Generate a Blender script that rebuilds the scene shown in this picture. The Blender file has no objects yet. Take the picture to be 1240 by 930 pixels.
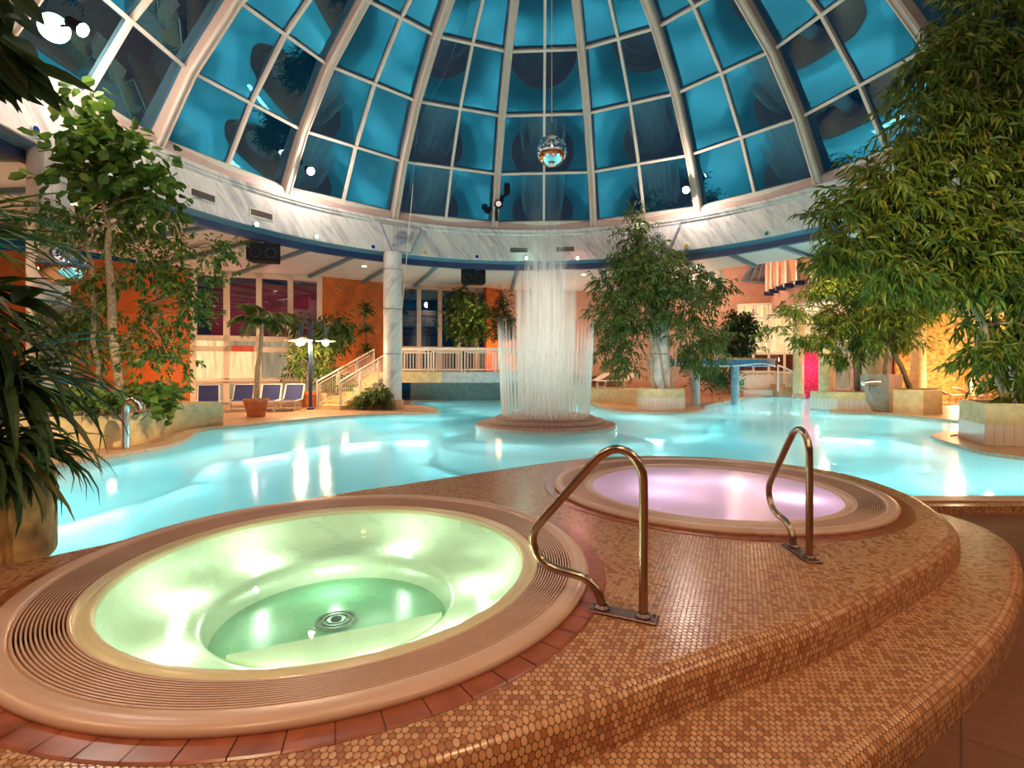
import bpy, math, random
import numpy as np
from mathutils import Vector, Matrix
from mathutils.geometry import tessellate_polygon
rng = np.random.default_rng(7); random.seed(7)
SC = bpy.context.scene; COL = SC.collection
PI = math.pi
F, HX, HY, CAMH = 620.0, 620.0, 450.0, 1.40

def P(px, py, z=0.0):
    """point of the plane at height z seen at a spot of the photograph"""
    y = (CAMH - z) * F / (py - HY)
    return ((px - HX) / F * y, y)
def Q(px, py, y):
    return Vector(((px - HX) / F * y, y, CAMH + (HY - py) / F * y))

# ------------------------------------------------------------------ materials
class NT:
    def __init__(s, name):
        s.m = bpy.data.materials.new(name); s.m.use_nodes = True
        s.t = s.m.node_tree; s.t.nodes.clear(); s.out = s.n('ShaderNodeOutputMaterial')
    def n(s, typ, **kw):
        nd = s.t.nodes.new(typ)
        for k, v in kw.items():
            if k.startswith('i_'):
                key = k[2:]; key = int(key) if key.isdigit() else key.replace('_', ' ')
                s.set(nd.inputs[key], v)
            else: setattr(nd, k, v)
        return nd
    def set(s, sock, v):
        if hasattr(v, 'is_output') or hasattr(v, 'links') and hasattr(v, 'node'): s.t.links.new(v, sock)
        elif isinstance(v, (tuple, list)) and sock.type == 'RGBA' and len(v) == 3: sock.default_value = (*v, 1)
        else: sock.default_value = v
    def math(s, op, a, b=None, c=None, clamp=False):
        nd = s.n('ShaderNodeMath', operation=op, use_clamp=clamp)
        s.set(nd.inputs[0], a)
        if b is not None: s.set(nd.inputs[1], b)
        if c is not None: s.set(nd.inputs[2], c)
        return nd.outputs[0]
    def vmath(s, op, a, b=None, c=None):
        nd = s.n('ShaderNodeVectorMath', operation=op)
        s.set(nd.inputs[0], a)
        if b is not None: s.set(nd.inputs[1], b)
        if c is not None: s.set(nd.inputs[2], c)
        return nd.outputs['Value'] if op in ('LENGTH', 'DOT_PRODUCT', 'DISTANCE') else nd.outputs[0]
    def mix(s, f, a, b):
        nd = s.n('ShaderNodeMix', data_type='RGBA')
        s.set(nd.inputs[0], f); s.set(nd.inputs[6], a); s.set(nd.inputs[7], b)
        return nd.outputs[2]
    def noise(s, vec, scale, detail=3, rough=.5, dist=0):
        nd = s.n('ShaderNodeTexNoise'); s.set(nd.inputs['Vector'], vec)
        nd.inputs['Scale'].default_value = scale; nd.inputs['Detail'].default_value = detail
        nd.inputs['Roughness'].default_value = rough; nd.inputs['Distortion'].default_value = dist
        return nd.outputs[0]
    def ramp(s, f, stops):
        nd = s.n('ShaderNodeValToRGB'); e = nd.color_ramp.elements
        while len(e) < len(stops): e.new(.5)
        for el, (p, c) in zip(e, stops):
            el.position = p; el.color = (*c, 1) if len(c) == 3 else c
        s.set(nd.inputs[0], f); return nd.outputs[0]
    def bsdf(s, col, rough=.5, metal=0, spec=.5, **kw):
        nd = s.n('ShaderNodeBsdfPrincipled')
        s.set(nd.inputs['Base Color'], col); s.set(nd.inputs['Roughness'], rough)
        s.set(nd.inputs['Metallic'], metal); s.set(nd.inputs['Specular IOR Level'], spec)
        for k, v in kw.items(): s.set(nd.inputs[k.replace('_', ' ')], v)
        return nd
    def bump(s, h, strength=.3, dist=.01):
        nd = s.n('ShaderNodeBump'); nd.inputs['Strength'].default_value = strength
        nd.inputs['Distance'].default_value = dist; s.set(nd.inputs['Height'], h); return nd.outputs[0]
    def mixs(s, f, a, b):
        nd = s.n('ShaderNodeMixShader'); s.set(nd.inputs[0], f); s.set(nd.inputs[1], a); s.set(nd.inputs[2], b)
        return nd.outputs[0]
    def done(s, shader):
        s.t.links.new(shader.outputs[0] if hasattr(shader, 'outputs') else shader, s.out.inputs[0]); return s.m
    def obj(s): return s.n('ShaderNodeTexCoord').outputs['Object']
    def uv(s): return s.n('ShaderNodeTexCoord').outputs['UV']
    def pos(s): return s.n('ShaderNodeNewGeometry').outputs['Position']

def simple(name, col, rough=.5, metal=0, spec=.5, var=.12, scale=6, bump=0, **kw):
    t = NT(name); p = t.pos()
    f = t.noise(p, scale, 4)
    c2 = tuple(max(0, c * (1 - var * 2)) for c in col); c3 = tuple(min(1, c * (1 + var)) for c in col)
    c = t.ramp(f, [(.3, c2), (.7, c3)])
    b = t.bsdf(c, rough, metal, spec, **kw)
    if bump: t.set(b.inputs['Normal'], t.bump(t.noise(p, scale * 8, 3), bump, .01))
    return t.done(b)
def emit(name, col, strength):
    t = NT(name); e = t.n('ShaderNodeEmission'); t.set(e.inputs[0], col); e.inputs[1].default_value = strength
    return t.done(e)

def hexcells(t, vec, sx, sy):
    """distance inside and id of cells of a staggered grid of ovals"""
    sp = t.n('ShaderNodeSeparateXYZ'); t.set(sp.inputs[0], vec)
    u = t.math('DIVIDE', sp.outputs[0], sx); v = t.math('DIVIDE', sp.outputs[1], sy)
    ds, ids = [], []
    for off in (0.0, 0.5):
        cu = t.math('FLOOR', t.math('ADD', u, off + .5)); cv = t.math('FLOOR', t.math('ADD', v, off + .5))
        du = t.math('SUBTRACT', u, t.math('SUBTRACT', cu, off)); dv = t.math('SUBTRACT', v, t.math('SUBTRACT', cv, off))
        du = t.math('MULTIPLY', du, 2.0); dv = t.math('MULTIPLY', dv, 3.464)
        d = t.math('SQRT', t.math('ADD', t.math('MULTIPLY', du, du), t.math('MULTIPLY', dv, dv)))
        ds.append(d); cb = t.n('ShaderNodeCombineXYZ'); t.set(cb.inputs[0], cu); t.set(cb.inputs[1], cv); cb.inputs[2].default_value = off
        ids.append(cb.outputs[0])
    first = t.math('LESS_THAN', ds[0], ds[1])
    d = t.math('MINIMUM', ds[0], ds[1])
    mx = t.n('ShaderNodeMix', data_type='VECTOR'); t.set(mx.inputs[0], first); t.set(mx.inputs[4], ids[1]); t.set(mx.inputs[5], ids[0])
    wn = t.n('ShaderNodeTexWhiteNoise', noise_dimensions='3D'); t.set(wn.inputs[0], mx.outputs[1])
    return d, wn.outputs[0]
def mosaic_mat():
    t = NT('oval_mosaic'); d, r = hexcells(t, t.uv(), .0225, .0505)
    tile = t.ramp(r, [(.0, (.29, .10, .036)), (.30, (.39, .155, .062)), (.34, (.49, .23, .105)), (1, (.62, .345, .175))])
    big = t.noise(t.pos(), 1.3, 3); tile = t.mix(t.math('MULTIPLY', big, .35), tile, (.40, .16, .075))
    g = t.n('ShaderNodeMapRange'); t.set(g.inputs[0], d); g.inputs[1].default_value = .82; g.inputs[2].default_value = .95
    c = t.mix(g.outputs[0], tile, (.17, .065, .026))
    b = t.bsdf(c, t.math('MULTIPLY_ADD', g.outputs[0], .40, .22), 0, .5)
    t.set(b.inputs['Normal'], t.bump(t.math('SUBTRACT', 1.0, g.outputs[0]), .5, .004)); return t.done(b)
def tile_mat(name, c1, c2, grout, size, rot=0, rough=.35, off=0.0, mortar=.02, use_uv=False, w=None):
    t = NT(name); mp = t.n('ShaderNodeMapping'); t.set(mp.inputs[0], t.uv() if use_uv else t.pos()); mp.inputs['Rotation'].default_value = (0, 0, rot)
    br = t.n('ShaderNodeTexBrick', offset=off); t.set(br.inputs[0], mp.outputs[0])
    br.inputs['Color1'].default_value = (*c1, 1); br.inputs['Color2'].default_value = (*c2, 1); br.inputs['Mortar'].default_value = (*grout, 1)
    br.inputs['Scale'].default_value = 1 / size; br.inputs['Mortar Size'].default_value = mortar
    br.inputs['Brick Width'].default_value = w or 1.0; br.inputs['Row Height'].default_value = 1.0
    n = t.noise(t.pos(), 3, 4); c = t.mix(t.math('MULTIPLY', n, .5), br.outputs[0], tuple(x * .75 for x in c1))
    b = t.bsdf(c, t.math('MULTIPLY_ADD', n, .3, rough - .1)); t.set(b.inputs['Normal'], t.bump(t.math('SUBTRACT', 1.0, br.outputs[1]), .3, .004)); return t.done(b)
def marble_mat():
    t = NT('veined_marble'); m0 = t.n('ShaderNodeMapping'); t.set(m0.inputs[0], t.uv()); m0.inputs['Rotation'].default_value = (0, 0, -.62)
    mp = t.n('ShaderNodeMapping'); t.set(mp.inputs[0], m0.outputs[0]); mp.inputs['Scale'].default_value = (1.0, .16, 1)
    n1 = t.noise(mp.outputs[0], 1.7, 7, .6, .5); n2 = t.noise(mp.outputs[0], 4.5, 5, .6, .8)
    v = t.ramp(n1, [(.34, (.40, .36, .37)), (.44, (.62, .55, .52)), (.52, (.70, .63, .59)), (.60, (.56, .50, .49)), (.66, (.71, .63, .59))])
    v2 = t.ramp(n2, [(.36, (.45, .42, .46)), (.47, (1, 1, 1))])
    mm = t.n('ShaderNodeMix', data_type='RGBA', blend_type='MULTIPLY'); mm.inputs[0].default_value = .5; t.set(mm.inputs[6], v); t.set(mm.inputs[7], v2)
    br = t.n('ShaderNodeTexBrick', offset=0); t.set(br.inputs[0], t.uv()); br.inputs['Scale'].default_value = .5
    br.inputs['Mortar Size'].default_value = .004; br.inputs['Brick Width'].default_value = .95; br.inputs['Row Height'].default_value = 50
    c = t.mix(br.outputs[1], mm.outputs[2], (.45, .42, .42))
    return t.done(t.bsdf(c, .28))
def leaf_mat(name, c1, c2, c3=None, trans=.35):
    t = NT(name); g = t.n('ShaderNodeNewGeometry'); r = g.outputs['Random Per Island']
    c = t.ramp(r, [(0, c1), (.8, c2), (1, c3 or c2)])
    b = t.bsdf(c, .45, 0, .4); tr = t.n('ShaderNodeBsdfTranslucent'); t.set(tr.inputs[0], c)
    return t.done(t.mixs(trans, b.outputs[0], tr.outputs[0]))
def water_mat(name, tint, milk, milkf, rough, bump, scale=3.0, stretch=(1, 1, 1)):
    t = NT(name); p = t.pos(); mp = t.n('ShaderNodeMapping'); t.set(mp.inputs[0], p); mp.inputs['Scale'].default_value = stretch
    nb = t.bump(t.noise(mp.outputs[0], scale, 3, .55), bump, .03)
    fr = t.n('ShaderNodeFresnel'); fr.inputs[0].default_value = 1.33; t.set(fr.inputs['Normal'], nb)
    gl = t.n('ShaderNodeBsdfGlossy'); gl.inputs['Roughness'].default_value = rough; t.set(gl.inputs['Normal'], nb)
    tr = t.n('ShaderNodeBsdfTransparent'); t.set(tr.inputs[0], tint)
    tl = t.n('ShaderNodeBsdfTranslucent'); t.set(tl.inputs[0], milk)
    df = t.n('ShaderNodeBsdfDiffuse'); t.set(df.inputs[0], milk)
    mk = t.mixs(.25, tl.outputs[0], df.outputs[0])
    body = t.mixs(milkf, tr.outputs[0], mk)
    return t.done(t.mixs(fr.outputs[0], body, gl.outputs[0]))
def glass_mat(name, tint, refl, glossy=(1, 1, 1), rough=0.0):
    t = NT(name); lw = t.n('ShaderNodeLayerWeight'); lw.inputs[0].default_value = .35
    f = t.math('MULTIPLY_ADD', lw.outputs[1], .5, refl, clamp=True)
    gl = t.n('ShaderNodeBsdfGlossy'); gl.inputs['Roughness'].default_value = rough; t.set(gl.inputs[0], glossy)
    tr = t.n('ShaderNodeBsdfTransparent'); t.set(tr.inputs[0], tint)
    return t.done(t.mixs(f, tr.outputs[0], gl.outputs[0]))
def spray_mat(name, alpha, zlo, zhi, streak):
    t = NT(name); p = t.obj(); sp = t.n('ShaderNodeSeparateXYZ'); t.set(sp.inputs[0], p)
    ang = t.math('ARCTAN2', sp.outputs[1], sp.outputs[0])
    cb = t.n('ShaderNodeCombineXYZ'); t.set(cb.inputs[0], t.math('MULTIPLY', ang, streak)); t.set(cb.inputs[1], t.math('MULTIPLY', sp.outputs[2], .25))
    n = t.noise(cb.outputs[0], 1.0, 4, .6)
    s = t.n('ShaderNodeMapRange'); t.set(s.inputs[0], n); s.inputs[1].default_value = .32; s.inputs[2].default_value = .68
    h = t.n('ShaderNodeMapRange', interpolation_type='SMOOTHSTEP'); t.set(h.inputs[0], sp.outputs[2]); h.inputs[1].default_value = zhi; h.inputs[2].default_value = zlo
    lw = t.n('ShaderNodeLayerWeight'); lw.inputs[0].default_value = .5
    edge = t.math('POWER', t.math('SUBTRACT', 1.0, lw.outputs[1], clamp=True), .8)
    a = t.math('MULTIPLY', t.math('MULTIPLY', s.outputs[0], h.outputs[0]), t.math('MULTIPLY', edge, alpha), clamp=True)
    tr = t.n('ShaderNodeBsdfTransparent'); df = t.n('ShaderNodeBsdfDiffuse'); tl = t.n('ShaderNodeBsdfTranslucent')
    t.set(df.inputs[0], (.97, .95, .92)); t.set(tl.inputs[0], (.97, .95, .92))
    return t.done(t.mixs(a, tr.outputs[0], t.mixs(.5, df.outputs[0], tl.outputs[0])))

M = {}
M['mosaic'] = mosaic_mat()
M['floor'] = tile_mat('terracotta_floor', (.17, .062, .022), (.14, .048, .018), (.05, .02, .010), .52, .72, .45, mortar=.008)
M['deck'] = tile_mat('deck_tile', (.52, .27, .14), (.46, .23, .12), (.30, .15, .09), .2, .2, .35)
M['coping'] = tile_mat('coping_tile', (.56, .33, .21), (.52, .30, .19), (.34, .19, .12), .13, 0, .35, mortar=.03)
M['terra'] = simple('terracotta_ring', (.30, .078, .034), .28, var=.18, scale=9)
M['grout'] = simple('dark_grout', (.17, .055, .028), .7)
M['spa'] = simple('spa_plastic', (.56, .345, .25), .32, var=.04, scale=4)
M['acryl'] = simple('pale_acrylic', (.74, .80, .62), .25, var=.02)
M['acrylfloor'] = simple('green_acrylic', (.22, .56, .34), .3, var=.06)
M['acrylpink'] = simple('pearl_acrylic', (.82, .70, .80), .25, var=.02)
M['marble'] = marble_mat()
M['orange'] = simple('orange_plaster', (.62, .135, .022), .75, var=.15, scale=2, bump=.2)
M['pinkwall'] = simple('salmon_plaster', (.64, .34, .24), .8, var=.06, scale=2)
M['cream'] = simple('cream_plaster', (.66, .50, .27), .7, var=.10, scale=5, bump=.15)
M['white'] = simple('white_plaster', (.74, .70, .66), .7, var=.04)
M['soffit'] = simple('white_soffit', (.70, .68, .66), .6, var=.03)
M['rib'] = simple('beige_rib_paint', (.62, .47, .39), .4, var=.03)
M['bar'] = simple('pale_bar_paint', (.70, .56, .47), .4, var=.03)
M['curb'] = simple('rose_curb_paint', (.50, .34, .30), .4, var=.04)
M['blue'] = simple('navy_paint', (.014, .035, .11), .35, var=.05)
M['lblue'] = simple('grey_blue_paint_and_glow', (.10, .21, .30), .4, var=.05)
M['bluefab'] = simple('navy_fabric', (.012, .016, .105), .8, var=.2, scale=40)
M['frame'] = simple('white_lacquer', (.75, .62, .52), .35, var=.03)
M['rail'] = simple('white_rail_paint', (.78, .66, .58), .35, var=.03)
M['steel'] = simple('brushed_steel', (.62, .60, .57), .22, 1, var=.05)
M['bronze'] = simple('bronzed_steel', (.40, .28, .20), .24, 1, var=.06)
M['darkmetal'] = simple('dark_bronze', (.22, .13, .11), .35, .8, var=.2, scale=20)
M['black'] = simple('black_plastic', (.010, .010, .012), .75, 0, .15, var=.1)
M['cone'] = simple('grey_cone', (.035, .035, .04), .7, 0, .15, var=.1)
M['pot'] = simple('terracotta_pot', (.45, .14, .055), .6, var=.1)
M['bark'] = simple('grey_brown_bark', (.28, .17, .095), .8, var=.3, scale=25, bump=.5)
M['palebark'] = simple('pale_bark', (.46, .31, .19), .8, var=.25, scale=20, bump=.4)
M['soil'] = simple('dark_soil', (.035, .02, .012), .95, var=.3, scale=30, bump=.6)
M['tilewhite'] = tile_mat('white_strip_tile', (.70, .58, .48), (.66, .54, .45), (.40, .30, .24), .16, 0, .3, mortar=.04, use_uv=True)
M['granite'] = simple('grey_granite', (.42, .38, .34), .4, var=.5, scale=60)
M['wood'] = simple('warm_wood', (.56, .25, .12), .5, var=.2, scale=12)
M['stone'] = simple('honey_stone', (.68, .42, .13), .6, var=.35, scale=6, bump=.8)
M['pooltile'] = tile_mat('pool_tile', (.30, .70, .74), (.27, .66, .71), (.22, .55, .60), .15, 0, .4)
M['poolwall'] = tile_mat('pool_wall_tile', (.42, .74, .76), (.38, .70, .73), (.25, .55, .60), .15, 0, .4)
M['water'] = water_mat('pool_water', (.66, .95, .97), (.40, .84, .89), .74, .10, .14, 1.6, (1, .35, 1))
M['spawater'] = water_mat('spa_water', (.80, .98, .83), (.72, .92, .72), .07, .02, .06, 3)
M['pinkwater'] = water_mat('pink_water', (.9, .7, .85), (.90, .74, .89), .93, .22, .05, 4)
M['domeglass'] = glass_mat('dome_glass', (.25, .55, .85), .16, (.30, .76, 1.0))
M['darkglass'] = glass_mat('dark_glass', (.42, .40, .42), .09)
def curtain(name, c1, c2, e):
    t = NT(name); n = t.noise(t.vmath('MULTIPLY', t.pos(), (6, 6, .7)), 1.0, 4, .6); em = t.n('ShaderNodeEmission')
    t.set(em.inputs[0], t.ramp(n, [(.3, c1), (.65, c2)])); em.inputs[1].default_value = e; return t.done(em)
M['litglass'] = curtain('lit_frosted_glass', (.62, .40, .16), (1.0, .74, .36), 1.25) if True else emit('lit_frosted_glass', (1.0, .70, .32), 1.15)
M['dimglass'] = curtain('dim_frosted_glass', (.36, .25, .13), (.75, .58, .36), .6) if True else emit('dim_frosted_glass', (.62, .48, .30), .55)
M['mirror'] = simple('mirror_facets', (.86, .82, .82), .04, 1, var=.02)
M['lamp'] = emit('lamp_glow', (1.0, .78, .50), 60)
M['lampw'] = emit('white_lamp_glow', (1.0, .90, .82), 150)
M['lampg'] = emit('green_lamp_glow', (.55, 1.0, .80), 30)
M['lampr'] = emit('red_lamp_glow', (1.0, .35, .32), 30)
M['discblue'] = simple('blue_glass', (.01, .03, .30), .1); M['discyel'] = simple('amber_glass', (.62, .34, .03), .1); M['discgrn'] = simple('green_glass', (.01, .22, .12), .1)
M['exit'] = emit('exit_green', (.02, .35, .14), .8)
M['pinkglow'] = simple('pink_lit_wall', (.62, .035, .13), .8, var=.5, scale=14)  # pink lighting of the niche put into the base colour
M['redsign'] = simple('red_board', (.62, .10, .05), .5)
M['gold'] = simple('gold_metal', (.75, .52, .18), .3, 1)
M['white_fab'] = simple('pale_fabric', (.62, .50, .42), .8)
M['bamboo'] = leaf_mat('bamboo_leaf', (.06, .11, .016), (.19, .25, .03), (.42, .34, .05))
M['bamboodark'] = leaf_mat('dark_bamboo_leaf', (.04, .085, .018), (.11, .18, .035), (.24, .13, .04))
M['fig'] = leaf_mat('fig_leaf', (.03, .08, .012), (.11, .20, .022), (.20, .28, .04))
M['ficus'] = leaf_mat('ficus_leaf', (.035, .085, .014), (.12, .20, .03), (.32, .28, .05))
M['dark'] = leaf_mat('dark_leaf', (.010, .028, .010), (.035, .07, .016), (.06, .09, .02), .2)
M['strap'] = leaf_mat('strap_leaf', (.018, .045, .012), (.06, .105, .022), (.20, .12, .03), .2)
M['palm'] = leaf_mat('palm_leaf', (.05, .10, .02), (.14, .19, .035), (.25, .24, .06))
M['pothos'] = leaf_mat('pothos_leaf', (.05, .12, .02), (.14, .24, .035), (.24, .30, .06))
M['jet'] = None

# ------------------------------------------------------------------ mesh helpers
class MB:
    def __init__(s): s.v, s.f, s.uv = [], [], {}
    def add(s, vs, fs, uvs=None):
        o = len(s.v); s.v += [tuple(v) for v in vs]
        for i, f in enumerate(fs):
            if uvs: s.uv[len(s.f)] = uvs[i]
            s.f.append(tuple(j + o for j in f))
        return s
    def box(s, c, d, rz=0, bev=0):
        x, y, z = d[0] / 2, d[1] / 2, d[2] / 2; cr, sr = math.cos(rz), math.sin(rz)
        def T(a, b, cc): return (c[0] + a * cr - b * sr, c[1] + a * sr + b * cr, c[2] + cc)
        if not bev:
            vs = [T(a * x, b * y, k * z) for k in (-1, 1) for a, b in ((-1, -1), (1, -1), (1, 1), (-1, 1))]
            return s.add(vs, [(3, 2, 1, 0), (4, 5, 6, 7), (0, 1, 5, 4), (1, 2, 6, 5), (2, 3, 7, 6), (3, 0, 4, 7)])
        b = min(bev, x * .9, y * .9, z * .9); rings = []
        for zz, ins in ((-z, b), (-z + b, 0), (z - b, 0), (z, b)):
            rings.append([T(a * (x - ins) if e == 0 else a * (x - ins), bb * (y - ins), zz) for a, bb, e in ((-1, -1, 0), (1, -1, 0), (1, 1, 0), (-1, 1, 0))])
        return s.loft(rings, True, True, True)
    def beam(s, p, q, w, h, up=(0, 0, 1)):
        p, q = Vector(p), Vector(q); d = (q - p).normalized(); u = Vector(up)
        sd = d.cross(u)
        if sd.length < 1e-4: sd = d.cross(Vector((0, 1, 0)))
        sd.normalize(); u = sd.cross(d)
        vs = [e + sd * a * w / 2 + u * b * h / 2 for e in (p, q) for a, b in ((-1, -1), (1, -1), (1, 1), (-1, 1))]
        return s.add(vs, [(0, 1, 2, 3), (7, 6, 5, 4), (0, 4, 5, 1), (1, 5, 6, 2), (2, 6, 7, 3), (3, 7, 4, 0)])
    def loft(s, rings, closed=True, cap0=False, cap1=False, uvs=None):
        n = len(rings[0]); vs = [v for r in rings for v in r]; fs = []; us = [] if uvs else None
        m = n if closed else n - 1
        for i in range(len(rings) - 1):
            for j in range(m):
                k = (j + 1) % n; fs.append((i * n + j, i * n + k, (i + 1) * n + k, (i + 1) * n + j))
                if uvs: us.append((uvs(i, j), uvs(i, j + 1), uvs(i + 1, j + 1), uvs(i + 1, j)))
        if cap0: fs.append(tuple(range(n - 1, -1, -1)))
        if cap1: fs.append(tuple(range((len(rings) - 1) * n, len(rings) * n)))
        if uvs:
            for f in fs[len(us):]: us.append(tuple((vs[j][0], vs[j][1]) for j in f))
        return s.add(vs, fs, us)
    def lathe(s, prof, seg=48, c=(0, 0, 0), a0=0, a1=2 * PI, uvs=False, cap0=False, cap1=False):
        full = abs(a1 - a0 - 2 * PI) < 1e-6; n = seg if full else seg + 1
        rings = []
        for r, z in prof:
            rings.append([(c[0] + r * math.cos(a0 + (a1 - a0) * j / seg), c[1] + r * math.sin(a0 + (a1 - a0) * j / seg), c[2] + z) for j in range(n)])
        fn = None
        if uvs:
            rm = max(r for r, _ in prof); L = [0]
            for (r0, z0), (r1, z1) in zip(prof, prof[1:]): L.append(L[-1] + math.hypot(r1 - r0, z1 - z0))
            fn = lambda i, j: (rm * (a1 - a0) * j / seg, -L[i])
        return s.loft(rings, full, cap0, cap1, fn)
    def cyl(s, p, q, r0, r1=None, seg=16):
        return s.tube([p, q], [r0, r1 if r1 is not None else r0], seg)
    def tube(s, path, rad, seg=10, cap=True):
        path = [Vector(p) for p in path]; n = len(path)
        if not hasattr(rad, '__len__'): rad = [rad] * n
        rings = []; nrm = None
        for i, p in enumerate(path):
            t = (path[min(i + 1, n - 1)] - path[max(i - 1, 0)]).normalized()
            if nrm is None:
                nrm = t.orthogonal().normalized()
            else:
                nrm = (nrm - t * nrm.dot(t)); nrm = nrm.normalized() if nrm.length > 1e-6 else t.orthogonal().normalized()
            b = t.cross(nrm)
            rings.append([p + (nrm * math.cos(a) + b * math.sin(a)) * rad[i] for a in (2 * PI * k / seg for k in range(seg))])
        return s.loft(rings, True, cap, cap)
    def poly(s, outline, z, holes=(), flip=False):
        loops = [[Vector((x, y, 0)) for x, y in outline]] + [[Vector((x, y, 0)) for x, y in h] for h in holes]
        flat = [p for l in loops for p in l]; fs = []
        for t in tessellate_polygon(loops):
            a, b, c = (flat[i] for i in t)
            cr = (b.x - a.x) * (c.y - a.y) - (b.y - a.y) * (c.x - a.x)
            if abs(cr) < 1e-12: continue
            t = tuple(t) if cr > 0 else (t[0], t[2], t[1])
            fs.append(t[::-1] if flip else t)
        return s.add([(p.x, p.y, z) for p in flat], fs, [tuple((flat[i].x, flat[i].y) for i in f) for f in fs])
    def prism(s, outline, z0, z1):
        n = len(outline); s.poly(outline, z1); s.poly(outline, z0, flip=True)
        A = sum(outline[i][0] * outline[(i + 1) % n][1] - outline[(i + 1) % n][0] * outline[i][1] for i in range(n))
        if A < 0: outline = outline[::-1]
        L = [0]
        for i in range(n): L.append(L[-1] + math.dist(outline[i], outline[(i + 1) % n]))
        return s.loft([[(x, y, z0) for x, y in outline], [(x, y, z1) for x, y in outline]], True, uvs=lambda i, j: (L[j], (z0, z1)[i]))
    def ball(s, c, r, seg=16, rings=8, sc=(1, 1, 1)):
        vs = [(c[0], c[1], c[2] - r * sc[2])]; fs = []
        for i in range(1, rings):
            a = -PI / 2 + PI * i / rings
            for j in range(seg):
                b = 2 * PI * j / seg; vs.append((c[0] + r * sc[0] * math.cos(a) * math.cos(b), c[1] + r * sc[1] * math.cos(a) * math.sin(b), c[2] + r * sc[2] * math.sin(a)))
        vs.append((c[0], c[1], c[2] + r * sc[2])); N = len(vs) - 1
        for j in range(seg):
            k = (j + 1) % seg; fs.append((0, 1 + k, 1 + j)); fs.append((N, N - seg + j, N - seg + k))
            for i in range(rings - 2): o = 1 + i * seg; fs.append((o + j, o + k, o + seg + k, o + seg + j))
        return s.add(vs, fs)
    def build(s, name, mat, parent=None, smooth=True, world=False, angle=35):
        me = bpy.data.meshes.new(name); vs = s.v
        if world and parent is not None:
            mw = Matrix.Translation(parent.location) @ parent.rotation_euler.to_matrix().to_4x4(); im = mw.inverted()
            vs = [tuple(im @ Vector(v)) for v in vs]
        me.from_pydata(vs, [], s.f)
        if s.uv:
            uvl = me.uv_layers.new(name='UVMap')
            for i, p in enumerate(me.polygons):
                if i in s.uv:
                    for li, uv in zip(p.loop_indices, s.uv[i]): uvl.data[li].uv = uv
        me.materials.append(mat)
        if smooth:
            me.polygons.foreach_set('use_smooth', [True] * len(me.polygons)); me.set_sharp_from_angle(angle=math.radians(angle))
        me.update(); o = bpy.data.objects.new(name, me); COL.objects.link(o)
        if parent: o.parent = parent
        return o

def tag(o, label=None, cat=None, group=None, kind=None):
    if label: o['label'] = label
    if cat: o['category'] = cat
    if group: o['group'] = group
    if kind: o['kind'] = kind
    return o
def thing(name, label, cat, loc=(0, 0, 0), rz=0, group=None, kind=None):
    o = bpy.data.objects.new(name, None); COL.objects.link(o); o.location = loc; o.rotation_euler = (0, 0, rz); o.empty_display_size = .2
    return tag(o, label, cat, group, kind)
def struct(o, label=None, cat=None): return tag(o, label, cat, kind='structure')
def copy_tree(o, parent=None):
    c = o.copy(); COL.objects.link(c)
    if parent: c.parent = parent
    for ch in [x for x in bpy.data.objects if x.parent == o]: copy_tree(ch, c)
    return c
def place(src, loc, rz=0, label=None):
    c = copy_tree(src); c.location = loc; c.rotation_euler = (0, 0, rz)
    if label: c['label'] = label
    return c
def catmull(pts, n=8, closed=True):
    out = []; N = len(pts); R = range(N if closed else N - 1)
    for i in R:
        g = lambda k: np.array(pts[(i + k) % N] if closed else pts[min(max(i + k, 0), N - 1)], float)
        p0, p1, p2, p3 = g(-1), g(0), g(1), g(2)
        for k in range(n):
            t = k / n
            out.append(tuple(.5 * (2 * p1 + (p2 - p0) * t + (2 * p0 - 5 * p1 + 4 * p2 - p3) * t * t + (3 * p1 - p0 - 3 * p2 + p3) * t ** 3)))
    if not closed: out.append(tuple(pts[-1]))
    return out
def area2(o): return sum(o[i][0] * o[(i + 1) % len(o)][1] - o[(i + 1) % len(o)][0] * o[i][1] for i in range(len(o)))
def ccw(o): return o if area2(o) > 0 else o[::-1]
def offset(o, d):
    """move a counter-clockwise outline outward by d"""
    n = len(o); out = []
    for i in range(n):
        a, b = np.array(o[i - 1]), np.array(o[(i + 1) % n]); t = b - a; t = t / (np.linalg.norm(t) + 1e-9)
        out.append((o[i][0] + t[1] * d, o[i][1] - t[0] * d))
    return out
def circle(c, r, n=96): return [(c[0] + r * math.cos(2 * PI * k / n), c[1] + r * math.sin(2 * PI * k / n)) for k in range(n)]

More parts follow.
